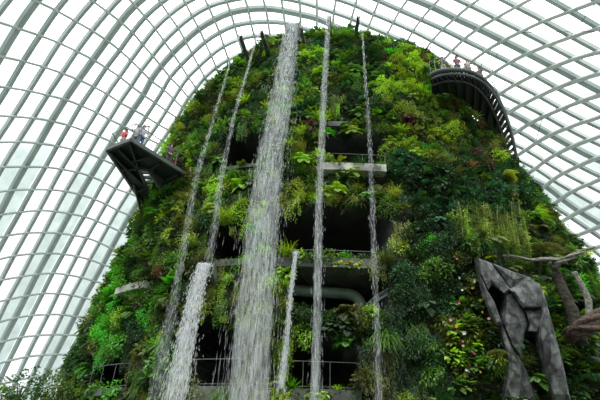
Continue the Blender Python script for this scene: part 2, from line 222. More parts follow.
13:(-18,"-290,627,23 -292,619,63 -291,612,97 -286,607,126 -280,603,152 -272,599,176 -264,594,198 -256,588,218 -248,581,238 -239,574,258 -230,565,277 -220,555,296 -209,544,315 -196,531,335 -183,516,354 -169,502,371 -157,489,385 -146,477,397 -137,465,406 -131,456,412 -126,448,417 -119,440,423 -108,432,429 -96,423,436 -82,415,441 -68,409,446 -52,404,450 -34,401,453 -17,401,454 -2,404,454 12,409,452 25,415,450 37,420,448 49,424,445 63,429,441 77,434,437 90,440,431 99,447,426 108,454,421 124,458,414 148,460,403 176,460,389 204,457,372 230,454,355 251,450,338 270,447,321 286,444,304 301,441,288 315,437,269 329,433,252 340,428,234 351,423,217 360,417,201 368,411,186 376,405,171"),
14:(-18,"-281,635,28 -283,628,68 -280,622,102 -275,617,131 -268,613,156 -260,609,180 -252,605,201 -244,599,221 -236,593,239 -227,586,258 -218,577,277 -209,567,296 -198,555,315 -185,542,335 -171,527,355 -157,513,371 -145,500,385 -135,487,396 -127,477,405 -122,468,410 -119,462,414 -112,455,419 -102,447,426 -91,439,432 -78,431,438 -64,424,443 -48,418,447 -32,415,450 -15,414,451 0,417,450 13,422,449 24,428,446 35,433,444 46,437,441 58,441,438 72,447,433 83,453,428 90,460,424 98,467,419 112,472,412 136,474,402 165,473,388 195,471,372 222,467,355 245,463,337 264,460,320 280,458,304 294,456,287 308,454,271 320,450,254 331,447,238 342,442,223 351,437,208 359,432,193 367,427,179"),
15:(-18,"-272,644,34 -273,637,74 -270,631,108 -264,627,136 -256,623,161 -248,619,183 -240,615,204 -232,610,223 -223,604,240 -215,597,258 -206,588,276 -197,578,295 -186,566,315 -173,553,335 -159,537,355 -146,522,371 -134,509,385 -124,497,396 -117,487,403 -114,480,408 -111,474,411 -105,469,416 -96,461,422 -86,453,428 -74,445,433 -60,438,439 -45,432,443 -29,428,446 -13,427,447 1,430,447 13,435,445 23,441,442 33,446,440 43,449,437 54,453,434 66,458,430 76,465,425 82,472,421 87,479,417 100,484,410 124,487,401 155,486,387 186,484,371 214,480,354 238,476,336 257,474,319 273,472,303 287,471,288 299,470,272 311,468,256 322,466,241 332,463,226 341,459,211 349,455,197 357,451,183"),
16:(-18,"-263,652,40 -263,645,80 -259,640,113 -252,636,141 -244,632,165 -236,629,187 -227,624,207 -219,619,224 -211,614,241 -203,608,258 -194,599,276 -185,589,294 -174,577,314 -161,562,334 -147,546,355 -134,531,371 -123,518,384 -113,506,395 -107,497,402 -105,491,406 -103,486,408 -98,482,412 -90,475,417 -80,467,423 -69,460,429 -57,452,434 -42,446,439 -27,441,442 -11,439,443 3,442,442 14,447,440 23,453,438 31,458,435 39,461,433 50,465,430 61,470,426 69,477,422 73,484,418 77,490,414 89,495,408 112,498,399 144,499,386 176,496,370 206,493,353 231,489,335 251,486,318 266,485,303 279,486,288 291,486,273 302,486,258 312,485,243 321,483,229 330,481,215 338,479,201 345,476,187"),
17:(-18,"-254,660,46 -253,653,85 -248,648,118 -241,644,145 -232,641,169 -223,637,190 -215,633,209 -207,628,226 -199,624,241 -190,617,257 -182,609,275 -173,598,293 -163,586,313 -150,571,334 -136,555,354 -123,539,371 -112,526,383 -103,515,393 -98,506,400 -96,501,403 -96,498,405 -92,494,408 -85,488,413 -75,481,418 -65,473,424 -53,465,429 -39,458,434 -24,453,438 -9,451,439 4,453,438 14,459,436 22,465,433 29,469,431 36,472,429 46,475,426 55,480,423 62,487,418 65,494,414 67,500,411 77,506,406 101,509,397 133,510,385 167,508,369 198,504,351 224,501,334 244,498,317 259,498,302 271,500,287 282,501,273 291,502,259 301,503,245 309,503,231 317,503,218 325,502,204 332,500,191"),
18:(-18,"-245,667,51 -243,660,91 -237,655,123 -229,652,150 -221,649,172 -211,645,193 -202,641,212 -194,637,227 -186,632,241 -178,626,257 -170,618,274 -162,607,292 -152,595,312 -139,580,333 -125,562,353 -112,547,370 -102,534,382 -93,522,392 -89,514,398 -88,510,400 -88,508,401 -85,505,404 -79,500,408 -70,494,413 -60,486,419 -49,478,425 -36,470,430 -21,464,433 -7,462,435 6,464,434 15,469,432 21,475,429 27,479,426 33,482,425 42,485,422 50,490,419 56,497,415 57,504,411 57,510,408 67,515,403 90,519,395 123,520,383 158,519,367 190,516,350 217,512,332 238,510,316 252,510,300 263,513,287 272,516,273 281,519,260 289,521,247 297,522,233 304,524,220 311,524,207 317,525,194"),
}
ND = {}
for i, (j0, s) in NT.items():
    for k, t in enumerate(s.split()):
        if t != '-': ND[(i, j0+k)] = np.array([float(q) for q in t.split(',')])/10
EC = np.array([0, 28, 0.]); ER = np.array([42, 48, 47.])
def en(p): v = (np.array(p)-EC)/ER**2; return v/np.linalg.norm(v)
for k, p in ND.items():
    v = (p-EC)/ER; ND[k] = EC+(p-EC)/np.linalg.norm(v)
def runs(keys):
    keys = sorted(keys); out = []; 
    for k in keys:
        if out and k == out[-1][-1]+1: out[-1].append(k)
        else: out.append([k])
    return [r for r in out if len(r) > 1]
def refine(ps, n=2):
    r = []
    for a in range(len(ps)-1):
        p0 = ps[max(a-1, 0)]; p1 = ps[a]; p2 = ps[a+1]; p3 = ps[min(a+2, len(ps)-1)]
        for k in range(n):
            t = k/n; r.append(.5*((2*p1)+(p2-p0)*t+(2*p0-5*p1+4*p2-p3)*t*t+(3*p1-p0-3*p2+p3)*t**3))
    r.append(ps[-1]); return r
dome = tag(empty('ceiling', (0, 28, 0)), kind='structure')
IS = sorted(NT)
for i in IS:
    for r in runs([j for (a, j) in ND if a == i]):
        ps = refine([ND[(i, j)] for j in r]); ns = [tuple(en(p)) for p in ps]
        b = MB()
        big = i % 4 == 0
        b.beam(ps, ns, .50 if big else .32, -.46, .07)
        b.build('arch_rib', steel, dome)
for j in range(-22, 37):
    for r in runs([i for (i, b_) in ND if b_ == j]):
        ps = [p-en(p)*.52 for p in refine([ND[(i, j)] for i in r])]
        b = MB(); b.tube(ps, .135+.1*min(1, max(0, (j-17)/6)), 6); b.build('purlin_tube', steel_l, dome)
def sheet(cells, off, name, mat):
    b = MB(); 
    for (i0, i1, j) in cells:
        a, c = int(math.floor(i0)), int(math.floor(i1-1e-6))
        def P(i, jj):
            k = int(math.floor(i)); f = i-k
            if f < 1e-6: p = ND.get((k, jj))
            else:
                q, s_ = ND.get((k, jj)), ND.get((k+1, jj)); p = None if q is None or s_ is None else q*(1-f)+s_*f
            return None if p is None else p+en(p)*off
        q = [P(i0, j), P(i1, j), P(i1, j+1), P(i0, j+1)]
        if any(x is None for x in q): continue
        b.add(q, [(0, 1, 2, 3)])
    return b.build(name, mat)
o = sheet([(i, i+1, j) for (i, j) in ND], .12, 'window_1', glass); tag(o, kind='structure')
strips = []
for i in IS:
    if i % 4 == 0:
        for j in range(-22, 37):
            w1, w0 = (.92, .8)
            strips += [(i, i+w1, j), (i-w0, i, j)]
o = sheet(strips, .3, 'window_2', tint); tag(o, kind='structure')
# bracing cables near the right of the roof
b = MB()
for a, c in (((6, 21), (4, 20)), ((7, 21), (5, 20)), ((2, 21), (0, 20)), ((3, 20), (1, 21)), ((8, 23), (7, 20)), ((9, 25), (7, 24)), ((11, 25), (9, 24))):
    if a in ND and c in ND: b.tube([ND[a]-en(ND[a])*.6, ND[c]-en(ND[c])*.9], .03, 5)
b.build('bracing_cable', mid_steel, dome)
# ------------------------------------------------------------------ the mountain
LV = np.array([  # z, xleft, xright, yfront
 (0, -13.4, 19.4, 20.4), (6, -13.0, 19.4, 21.0), (10.3, -12.8, 19.9, 21.4), (13, -12.5, 20.0, 21.7), (16, -11.8, 19.5, 22.0), (18, -11.4, 18.7, 22.2), (20, -11.2, 17.8, 22.4),
 (22, -10.8, 16.9, 22.6), (24, -10.3, 15.8, 22.8), (26, -9.6, 15.0, 23.0), (28, -8.8, 14.2, 23.2), (30, -7.4, 13.0, 23.5), (31.5, -5.8, 11.6, 23.9), (32.8, -4.0, 9.3, 24.6), (33.7, -1.8, 7.2, 25.4), (34.4, .6, 4.6, 26.6)])
def lv(z):
    xl, xr, yf = (np.interp(z, LV[:, 0], LV[:, k]) for k in (1, 2, 3))
    w_ = (xr-xl)/2; d = .66*w_; return (xl+xr)/2, w_, yf+d, d
def inside(p):
    if p[2] > 34.4 or p[2] < 0: return False
    cx, w_, yc, d = lv(p[2]); return abs((p[0]-cx)/w_)**2.25+abs((p[1]-yc)/d)**2.25 < 1
def atS(x, y, off=0.):
    d = ray(x, y); d = d/d[1]; t = 15.; 
    while t < 46 and not inside(CAM+d*t): t += .08
    return CAM+d*(t-off)
def ringpt(z, th, out=0.):       # th: -90deg = front
    cx, w_, yc, d = lv(z); c, s = math.cos(th), math.sin(th); e_ = 2/2.25
    return np.array([cx+(w_+out)*math.copysign(abs(c)**e_, c), yc+(d+out)*math.copysign(abs(s)**e_, s), z])
# recesses in the planted face: (x0,y0,x1,y1,depth)
REC = [(222, 132, 268, 168, 4), (322, 136, 388, 166, 4), (324, 178, 388, 192, 3.2), (211, 226, 250, 262, 4), (272, 206, 386, 256, 5), (288, 268, 388, 314, 4),
       (186, 316, 240, 392, 4.5), (286, 340, 346, 390, 4), (340, 354, 360, 390, 3), (121, 266, 147, 290, 2.2), (119, 294, 134, 318, 2), (92, 355, 136, 392, 3.2),
       (328, 118, 352, 134, 1.4), (488, 282, 508, 318, 1.2), (524, 328, 550, 388, 1.6)]  # last two recesses added to darken the slate arch openings
def recess(px, py):
    m = np.zeros_like(px)
    for x0, y0, x1, y1, dp in REC:
        cx, cy, hx, hy = (x0+x1)/2, (y0+y1)/2, (x1-x0)/2, (y1-y0)/2
        q = (np.abs((px-cx)/hx)**4+np.abs((py-cy)/hy)**4)**.25*min(hx, hy)
        m = np.maximum(m, dp*np.clip((min(hx, hy)*1.08-q)/3.0, 0, 1))
    for cx, cy, r_, dp in ((437, 88, 8, 2.5), (447, 88, 8, 3), (457, 90, 9, 3.5), (466, 96, 10, 4), (473, 103, 10, 4.5), (479, 112, 10, 5), (485, 122, 9, 5.5), (491, 134, 8, 5.5), (497, 146, 7, 5), (503, 158, 6, 5)):
        m = np.maximum(m, dp*np.clip((r_*1.1-np.hypot(px-cx, py-cy))/3, 0, 1))
    return m
NTH, NZ = 520, 210
th = np.concatenate([np.linspace(-math.pi*1.08, math.pi*.08, NTH-60, endpoint=False), np.linspace(math.pi*.08, math.pi*.92, 60, endpoint=False)])
zz = np.concatenate([np.linspace(0, 31, NZ-30, endpoint=False), np.linspace(31, 34.4, 30)])
G = np.zeros((NZ, NTH, 3))
for a, z in enumerate(zz):
    cx, w_, yc, d = lv(z); e_ = 2/2.25
    c, s = np.cos(th), np.sin(th)
    G[a, :, 0] = cx+w_*np.sign(c)*np.abs(c)**e_; G[a, :, 1] = yc+d*np.sign(s)*np.abs(s)**e_; G[a, :, 2] = z
cxs = np.array([lv(z)[0] for z in zz])[:, None]; ycs = np.array([lv(z)[2] for z in zz])[:, None]
rad = np.stack([G[..., 0]-cxs, G[..., 1]-ycs], -1); rad /= np.linalg.norm(rad, axis=-1)[..., None]+1e-9
lump = np.zeros(G.shape[:2])
for a in range(NZ):
    for k in range(0, NTH):
        p = Vector(G[a, k]); lump[a, k] = .55*noise.noise(p*.28)+.35*noise.noise(p*.75)+.12*noise.noise(p*2.)
fade = np.clip((34.4-zz)/2, .15, 1)[:, None]
px, py = proj(G)
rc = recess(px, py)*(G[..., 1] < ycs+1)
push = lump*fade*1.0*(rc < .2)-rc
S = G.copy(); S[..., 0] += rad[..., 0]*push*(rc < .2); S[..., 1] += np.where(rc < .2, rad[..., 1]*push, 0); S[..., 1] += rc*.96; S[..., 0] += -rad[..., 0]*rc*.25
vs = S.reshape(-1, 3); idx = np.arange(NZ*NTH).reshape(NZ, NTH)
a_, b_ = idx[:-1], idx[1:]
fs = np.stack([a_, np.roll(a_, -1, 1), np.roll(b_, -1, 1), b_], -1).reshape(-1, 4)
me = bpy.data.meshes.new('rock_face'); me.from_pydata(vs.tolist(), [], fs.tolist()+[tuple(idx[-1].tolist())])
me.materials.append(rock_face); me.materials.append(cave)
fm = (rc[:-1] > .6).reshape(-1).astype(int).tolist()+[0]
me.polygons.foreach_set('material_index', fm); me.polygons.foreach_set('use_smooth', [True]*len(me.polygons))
mt = tag(empty('planted_mountain', (3, 31, 0)), 'tall planted indoor mountain covered in greenery with waterfalls pouring down its face', 'planted mountain')
o = bpy.data.objects.new('rock_face', me); C.objects.link(o); o.parent = mt; o.matrix_parent_inverse = Matrix.Translation((-3, -31, 0))
# ledges that ring the mountain
def theta_of(px_, z, out):
    best = None
    for k in range(0, 721):
        t = -math.pi+math.pi*k/720; x, y = proj(ringpt(z, t, out))
        if best is None or abs(x-px_) < best[0]: best = (abs(x-px_), t)
    return best[1]
def ledge(pts, h, out, depth, mat, rail=None, railh=1.0, rmat=rail_m, posts=3):
    (xa, ya), (xb, yb) = pts
    z = atS((xa+xb)/2, (ya+yb)/2)[2]
    t0, t1 = theta_of(xa, z, out), theta_of(xb, z, out); n = 24
    b = MB(); ts = [t0+(t1-t0)*k/n for k in range(n+1)]
    for k in range(n):
        A, B, C_, D = ringpt(z, ts[k], out), ringpt(z, ts[k+1], out), ringpt(z, ts[k+1], -depth), ringpt(z, ts[k], -depth)
        b.prism([A, B, C_, D], (0, 0, -h))
    lo = b.build('concrete_ledge', mat, mt)
    if rail:
        r_ = MB(); tp = [ringpt(z, t, out-.15)+np.array([0, 0, railh]) for t in ts]
        r_.tube(tp, .015, 6)
        lo2 = [p-np.array([0, 0, railh*.9]) for p in tp]; r_.tube(lo2, .012, 5)
        for k in range(posts+1):
            q = tp[round(k*n/posts)]; r_.tube([q, q-np.array([0, 0, railh+.05])], .011, 6)
        ro = r_.build('railing', rmat, lo)
        ro.matrix_parent_inverse = Matrix.Identity(4)
        ro.parent = lo; ro.matrix_parent_inverse = Matrix.Identity(4)
    return z
def fixpar(): pass
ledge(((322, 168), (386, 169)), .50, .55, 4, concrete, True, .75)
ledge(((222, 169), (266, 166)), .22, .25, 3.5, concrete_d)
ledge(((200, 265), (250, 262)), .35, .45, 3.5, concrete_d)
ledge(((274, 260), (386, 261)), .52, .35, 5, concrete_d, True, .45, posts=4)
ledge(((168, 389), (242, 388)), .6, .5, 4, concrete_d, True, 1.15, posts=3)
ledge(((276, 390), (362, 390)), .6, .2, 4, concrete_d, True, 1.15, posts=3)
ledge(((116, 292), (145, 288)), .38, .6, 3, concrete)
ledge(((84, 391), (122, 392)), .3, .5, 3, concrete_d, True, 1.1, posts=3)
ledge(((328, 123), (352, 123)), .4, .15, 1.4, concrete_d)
# handrail in the dark gallery behind the second ledge
b = MB(); z0 = atS(330, 262)[2]
for yo, hh in ((2.6, 1.5), (2.6, .9)): b.tube([(-1.5, 22+yo, z0+hh), (4.6, 22+yo, z0+hh)], .035, 6)
b.build('gallery_rail', rail_m, mt)
# duct
b = MB(); z0 = atS(330, 296)[2]
p = [np.array([(at(x, y, 23.4))[k] for k in range(3)]) for x, y in ((292, 290), (315, 292), (335, 293), (350, 294.5), (357, 298), (361, 305), (362, 316))]
b.tube(refine(p, 4), .3, 14); ring = MB()
o = b.build('ventilation_duct', duct_m, None, True); tag(o, 'grey green round duct with a bend in the dark opening under the ledge', 'duct')
# netting hung as a basin below the duct
b = MB(); nx, ny = 60, 14
for a in range(nx+1):
    t = a/nx; x = 290+98*t; top = 306+16*math.sin(math.pi*min(1, t*1.15))**1.2-18*t*(t > .6)*(t-.6)*2.5
    for k in range(ny+1):
        s_ = k/ny; q = at(x, top+s_*7, 21.3+.25*math.sin(math.pi*s_)-.1*k/ny); b.v.append(tuple(q))
for a in range(nx):
    for k in range(ny):
        i0 = a*(ny+1)+k; b.f.append((i0, i0+ny+1, i0+ny+2, i0+1)); b.mi.append(0)
o = b.build('safety_netting', net_m); wm = o.modifiers.new('wire', 'WIREFRAME'); wm.thickness = .012
tag(o, 'dark mesh netting sagging below the grey green duct', 'netting')
# ------------------------------------------------------------------ plants (frame: z up, y away from the wall)
def leaf(b, base, d, nrm, L, W, droop=0.):
    d = Vector(d).normalized(); n_ = Vector(nrm); s = d.cross(n_)
    if s.length < 1e-4: s = d.orthogonal()
    s.normalize(); n_ = s.cross(d); base = Vector(base)
    m = base+d*L*.45; t = base+d*L+Vector((0, 0, -droop*L))
    b.add([base, m+s*W*.5+n_*W*.12, t, m-s*W*.5+n_*W*.12], [(0, 1, 2), (0, 2, 3)])
def rdir(): 
    v = Vector((random.gauss(0, 1), random.gauss(0, 1), random.gauss(0, 1))); return v.normalized()
def shrub_mb(n, ls, r=.5, sq=.8, b=None):
    b = b or MB()
    for k in range(9):
        d = rdir(); d.y = abs(d.y); b.cur = 1; b.tube([(0, -.1, -.1), Vector((0, -.1, -.1))+d*r*.9], [.015, .006], 3, False)
    b.cur = 0
    for k in range(n):
        d = rdir(); d.y = abs(d.y)*1.1-.15
        rr = r*(.55+.5*random.random()); rr *= 1+.25*math.sin(5*d.x+3*d.z)
        p = Vector((d.x*rr, d.y*rr, d.z*rr*sq)); dd = (d*.7+rdir()*.7+Vector((0, .1, .0)))
        leaf(b, p, dd, (d+Vector((0, 0, .9))+rdir()*.4), ls*(.7+.6*random.random()), ls*.55, .2)
    return b
def fern_mb(nf=15, L=.75, np_=15):
    b = MB()
    for k in range(nf):
        a = random.uniform(0, 2*math.pi); el_ = random.uniform(.1, 1.2)
        d = Vector((math.cos(a)*math.cos(el_), abs(math.sin(a))*math.cos(el_)+.2, math.sin(el_))).normalized(); l = L*random.uniform(.7, 1.1)
        p = Vector((0, 0, 0)); prev = p.copy()
        for q in range(np_):
            t = (q+1)/np_; p = prev+d*(l/np_); d = (d+Vector((0, 0, -.13))).normalized(); s = d.cross(Vector((0, 0, 1))); 
            if s.length < .01: s = Vector((1, 0, 0))
            s.normalize(); u = s.cross(d); ll = .19*math.sin(math.pi*min(1, .12+t*.9))**.7+.02
            for sg in (-1, 1): leaf(b, p, s*sg+d*.45, u, ll, .05, .15)
            b.add([prev+s*.006, prev-s*.006, p-s*.006, p+s*.006], [(0, 1, 2, 3)]); prev = p
    return b
def grass_mb(n=110, L=.95, w=.028, outw=.5, upw=.9, g=.28):
    b = MB()
    for k in range(n):
        p = Vector((random.uniform(-.25, .25), random.uniform(-.05, .12), random.uniform(-.2, .2)))
        d = Vector((random.gauss(0, .45), outw+random.random()*.5, upw*random.uniform(.1, 1))).normalized(); l = L*random.uniform(.6, 1.15); ns = 5
        s = d.cross(Vector((0, 0, 1))).normalized(); pts = []
        for q in range(ns+1):
            ww = w*(1-q/ns)**.7; pts += [p+s*ww/2, p-s*ww/2]; p = p+d*l/ns; d = (d+Vector((0, 0, -g))).normalized()
        b.add(pts, [(2*q, 2*q+1, 2*q+3, 2*q+2) for q in range(ns)])
    return b
def trail_mb(n=34, L=1.5, ls=.075):
    b = MB()
    for k in range(n):
        p = Vector((random.uniform(-.42, .42), random.uniform(0, .25), random.uniform(-.1, .3))); l = L*random.uniform(.35, 1.)
        m = int(l/.055); dx = random.uniform(-.01, .01)
        for q in range(m):
            p = p+Vector((dx+random.gauss(0, .008), (.02 if q < 5 else .0)+random.gauss(0, .006), -.05))
            leaf(b, p, rdir()+Vector((0, .4, -.7)), (0, 1, .4), ls*random.uniform(.7, 1.3), ls*.5)
    return b
def rosette_mb(n=26, L=.5, w=.07):
    b = MB()
    for k in range(n):
        a = k*2.4; el_ = .15+1.2*k/n; d = Vector((math.cos(a)*math.cos(el_), math.sin(a)*math.cos(el_)*.8+.25, math.sin(el_))).normalized()
        p = Vector((0, 0.05, 0)); s = d.cross(Vector((0, 0, 1))).normalized(); l = L*(1.1-.4*k/n); pts = []
        for q in range(5):
            ww = w*(1, 1.05, .95, .6, .05)[q]; pts += [p+s*ww/2, p-s*ww/2]; p = p+d*l/4; d = (d+Vector((0, 0, -.18))).normalized()
        b.add(pts, [(2*q, 2*q+1, 2*q+3, 2*q+2) for q in range(4)])
    return b
def broad_mb(n=26, L=.26):
    b = MB()
    for k in range(n):
        a = random.uniform(-.2, math.pi+.2); el_ = random.uniform(-.3, 1.2); r_ = random.uniform(.2, .5)
        d = Vector((math.cos(a)*math.cos(el_), math.sin(a)*math.cos(el_), math.sin(el_))); p = d*r_; b.cur = 1
        b.tube([(0, 0, -.05), p*.6+Vector((0, 0, .08)), p],   .008, 3, False); b.cur = 0
        e_ = (d+Vector((0, .3, -.5))+rdir()*.3).normalized(); s = e_.cross(Vector((0, .4, 1))).normalized(); u = s.cross(e_); l = L*random.uniform(.7, 1.2)
        pts = [p]; 
        for t, ww in ((-.05, .28), (.2, .42), (.55, .33)): pts += [p+e_*l*t+s*l*ww+u*l*.06, p+e_*l*t, p+e_*l*t-s*l*ww+u*l*.06]
        pts.append(p+e_*l-u*l*.08)
        b.add(pts, [(0, 1, 2), (0, 2, 3), (1, 4, 5, 2), (2, 5, 6, 3), (4, 7, 8, 5), (5, 8, 9, 6), (7, 10, 8), (8, 10, 9)])
    return b
def cane_mb(n=13, H=2.3):
    b = MB()
    for k in range(n):
        x, y = random.uniform(-.5, .5), random.uniform(-.1, .3); h = H*random.uniform(.6, 1.1); b.cur = 1; lean = random.uniform(-.12, .12)
        pts = [(x+lean*t*h+.05*math.sin(t*5+k), y+.12*t*h, h*t) for t in (0, .25, .5, .75, 1)]; b.tube(pts, [.022, .02, .017, .013, .007], 4, False); b.cur = 0
        for q in range(34):
            t = random.uniform(.15, 1); p = Vector((x+lean*t*h, y+.12*t*h, h*t)); a = random.uniform(0, 6.28)
            leaf(b, p, (math.cos(a), math.sin(a), random.uniform(-.2, .9)), (0, 0, 1), random.uniform(.14, .28), .03, .35)
    return b
def palm_mb(nf=12, L=1.3):
    b = MB()
    for k in range(nf):
        a = 2*math.pi*k/nf+random.uniform(-.2, .2); d = Vector((math.cos(a), math.sin(a), .75)).normalized(); p = Vector((0, 0, 0)); n_ = 22
        for q in range(n_):
            t = (q+1)/n_; pv = p; p = p+d*L/n_; d = (d+Vector((0, 0, -.09))).normalized(); s = d.cross(Vector((0, 0, 1))).normalized()
            for sg in (-1, 1): leaf(b, p, s*sg+d*.5+Vector((0, 0, -.25)), (0, 0, 1), .36*math.sin(math.pi*min(1, .1+t*.86))+.03, .04, .1)
            b.add([pv+s*.012, pv-s*.012, p-s*.01, p+s*.01], [(0, 1, 2, 3)])
    return b
def blossom_mb(n, r, s_, b=None):
    b = b or MB()
    for k in range(n):
        d = rdir(); d.y = abs(d.y); c = Vector((d.x*r, d.y*r, d.z*r*.8))*random.uniform(.9, 1.12); u = (d+Vector((0, .5, .4))).normalized(); a = u.orthogonal().normalized(); e_ = u.cross(a)
        for q in range(5):
            t = 2*math.pi*q/5; leaf(b, c, a*math.cos(t)+e_*math.sin(t)+u*.35, u, s_, s_*.75)
    return b
KIND = {  # name, builder list, label word, base scale
 'shrub': ([lambda: shrub_mb(230, .18), lambda: shrub_mb(200, .2, .5, .9), lambda: shrub_mb(260, .16)], 'leafy shrub', 1.25),
 'cushion_shrub': ([lambda: shrub_mb(520, .095, .5, .85), lambda: shrub_mb(460, .105, .5, .75)], 'small-leaved cushion', 1.25),
 'fern': ([fern_mb, lambda: fern_mb(18, .65, 13), lambda: fern_mb(12, .85, 16)], 'feathery fern', 1.15),
 'grass_tuft': ([grass_mb, lambda: grass_mb(90, 1.1, .03, .5, .6, .36)], 'drooping grass tuft', 1.1),
 'trailing_vine': ([trail_mb, lambda: trail_mb(26, 1.2, .09)], 'hanging plant', 1.1),
 'bromeliad': ([rosette_mb, lambda: rosette_mb(20, .6, .085)], 'strap-leaved rosette', 1.2),
 'broadleaf_plant': ([broad_mb, lambda: broad_mb(20, .32)], 'broad-leaved plant', 1.15),
 'begonia': ([lambda: shrub_mb(150, .22, .45, .85), lambda: shrub_mb(130, .25, .45, .8)], 'bushy plant', 1.1),
 'bamboo_reeds': ([cane_mb, lambda: cane_mb(9, 2.7)], 'tall cane clump', 1.0),
}
PM = {}
for k, (fs_, lab, s_) in KIND.items():
    PM[k] = []
    for f_ in fs_:
        b = f_(); lf = [f for f, m in zip(b.f, b.mi) if m == 0]; sf = [f for f, m in zip(b.f, b.mi) if m == 1]
        def sub_(fs, nme, mat):
            used = sorted({i for f in fs for i in f}); mp = {i: k_ for k_, i in enumerate(used)}; me = bpy.data.meshes.new(nme)
            me.from_pydata([tuple(b.v[i]) for i in used], [], [tuple(mp[i] for i in f) for f in fs]); me.materials.append(mat); me.update(); return me
        PM[k].append((sub_(lf, k, MATS['leaf_mid']), sub_(sf, 'stem', bark if k != 'bamboo_reeds' else MATS['leaf_yellow']) if sf else None))
BL = {}
for nme, r_, s_, n_ in (('few', .52, .085, 9), ('many', .5, .075, 26)):
    b = blossom_mb(n_, r_, s_*.8); me = bpy.data.meshes.new('blossoms'); me.from_pydata([tuple(v) for v in b.v], [], b.f); me.materials.append(MATS['petal_white']); BL[nme] = me
# planting zones: cx, cy, rx, ry, strength, {kind: w}, {colour: w}
BK = dict(shrub=3, cushion_shrub=1.2, fern=3, grass_tuft=1., trailing_vine=1.3, bromeliad=.9, broadleaf_plant=.8, begonia=1.2)
BC = dict(mid=5.5, dark=3.6, olive=1.1, lime=1.9, blue=.4, purple=.04, brown=.15, yellow=.7, bright=.6)
ZN = [
 (118, 318, 26, 30, 8, dict(cushion_shrub=6), dict(bright=6)), (100, 292, 12, 22, 5, dict(fern=3, shrub=2), dict(bright=3, lime=1, purple=1)), (87, 300, 7, 8, 4, dict(begonia=3), dict(purple=4)),
 (92, 345, 20, 40, 4, dict(fern=4, trailing_vine=2), dict(dark=4, mid=2)), (135, 345, 16, 30, 3, dict(trailing_vine=5), dict(dark=4, olive=2)),
 (150, 235, 40, 45, 3, dict(broadleaf_plant=3, shrub=4), dict(mid=5, dark=3, bright=1)), (168, 190, 20, 14, 3, dict(shrub=4), dict(mid=4, bright=1)),
 (180, 165, 14, 30, 1.5, dict(begonia=3), dict(olive=2, purple=.5, mid=3)), (205, 130, 18, 30, 1.2, dict(begonia=3), dict(olive=2, mid=3, brown=.4, purple=.3)),
 (240, 200, 22, 28, 4, dict(fern=4, cushion_shrub=1, trailing_vine=2), dict(lime=4, mid=3, bright=1)), (250, 225, 18, 14, 5, dict(grass_tuft=4, fern=2), dict(bright=3, lime=3)),
 (212, 300, 16, 40, 7, dict(trailing_vine=5, grass_tuft=3), dict(yellow=3, olive=3, lime=1)), (240, 300, 16, 36, 6, dict(grass_tuft=5, trailing_vine=2), dict(lime=3, yellow=3, bright=1)), (195, 235, 12, 26, 4, dict(grass_tuft=3, trailing_vine=3), dict(yellow=3, olive=2)),
 (255, 350, 26, 50, 6, dict(grass_tuft=5, cushion_shrub=1), dict(lime=4, yellow=2, bright=2)), (283, 340, 9, 50, 6, dict(grass_tuft=4, trailing_vine=2), dict(lime=4, yellow=2)),
 (304, 140, 15, 50, 4, dict(fern=4, shrub=3), dict(lime=4, mid=3)), (296, 190, 14, 40, 7, dict(grass_tuft=5, trailing_vine=3), dict(yellow=3, lime=3)), (305, 60, 14, 40, 2, dict(fern=2, begonia=2), dict(mid=3, lime=2, brown=.8)),
 (350, 205, 26, 14, 5, dict(fern=4, grass_tuft=2), dict(olive=3, lime=3, mid=2)), (392, 235, 14, 42, 6, dict(trailing_vine=5, grass_tuft=2), dict(yellow=3, olive=3)), (392, 300, 10, 60, 3, dict(trailing_vine=4), dict(olive=4, dark=2)),
 (350, 80, 22, 40, 3, dict(fern=4, broadleaf_plant=2), dict(mid=4, blue=1, dark=3)), (372, 80, 10, 25, 3, dict(shrub=4), dict(dark=5)),
 (402, 80, 13, 30, 8, dict(cushion_shrub=4, fern=2), dict(bright=1, lime=5)), (432, 95, 14, 18, 3, dict(shrub=4, fern=1), dict(lime=1.6, mid=3)), (412, 50, 22, 10, 3, dict(begonia=3, shrub=3), dict(dark=3, mid=3, brown=1)),
 (412, 150, 30, 10, 7, dict(cushion_shrub=3, fern=2), dict(lime=5, bright=2)), (445, 125, 28, 18, 3, dict(begonia=4), dict(olive=3, brown=.7, mid=3, lime=1)), (478, 150, 26, 28, 4, dict(shrub=3, bromeliad=2), dict(brown=1.2, olive=2.5, dark=3)),
 (430, 190, 42, 26, 10, dict(shrub=5, broadleaf_plant=2), dict(blue=5, dark=4)), (520, 195, 40, 22, 6, dict(shrub=6), dict(blue=3, dark=4, mid=1)), (400, 215, 20, 16, 3, dict(fern=3, grass_tuft=1), dict(mid=4, lime=1)),
 (430, 310, 36, 60, 11, dict(shrub=4, cushion_shrub=4), dict(dark=5, mid=1.2, bright=.4)), (465, 320, 20, 70, 5, dict(begonia=5, broadleaf_plant=2), dict(mid=2, olive=2, dark=4)), (390, 365, 34, 50, 6, dict(trailing_vine=5), dict(dark=4, olive=3)),  # dark plants, weighted darker still to stand in for shade low down
 (330, 330, 40, 24, 4, dict(fern=3, cushion_shrub=2, trailing_vine=2), dict(dark=6, mid=2, olive=1)), (342, 342, 10, 12, 6, dict(grass_tuft=4, fern=2), dict(lime=4, bright=2)),
 (545, 250, 40, 30, 3, dict(fern=4, shrub=3), dict(dark=3, olive=2, mid=2)), (575, 350, 40, 70, 4, dict(fern=4, shrub=3), dict(dark=5, mid=3)), (530, 250, 20, 30, 3, dict(fern=4), dict(olive=3, mid=3)),
]
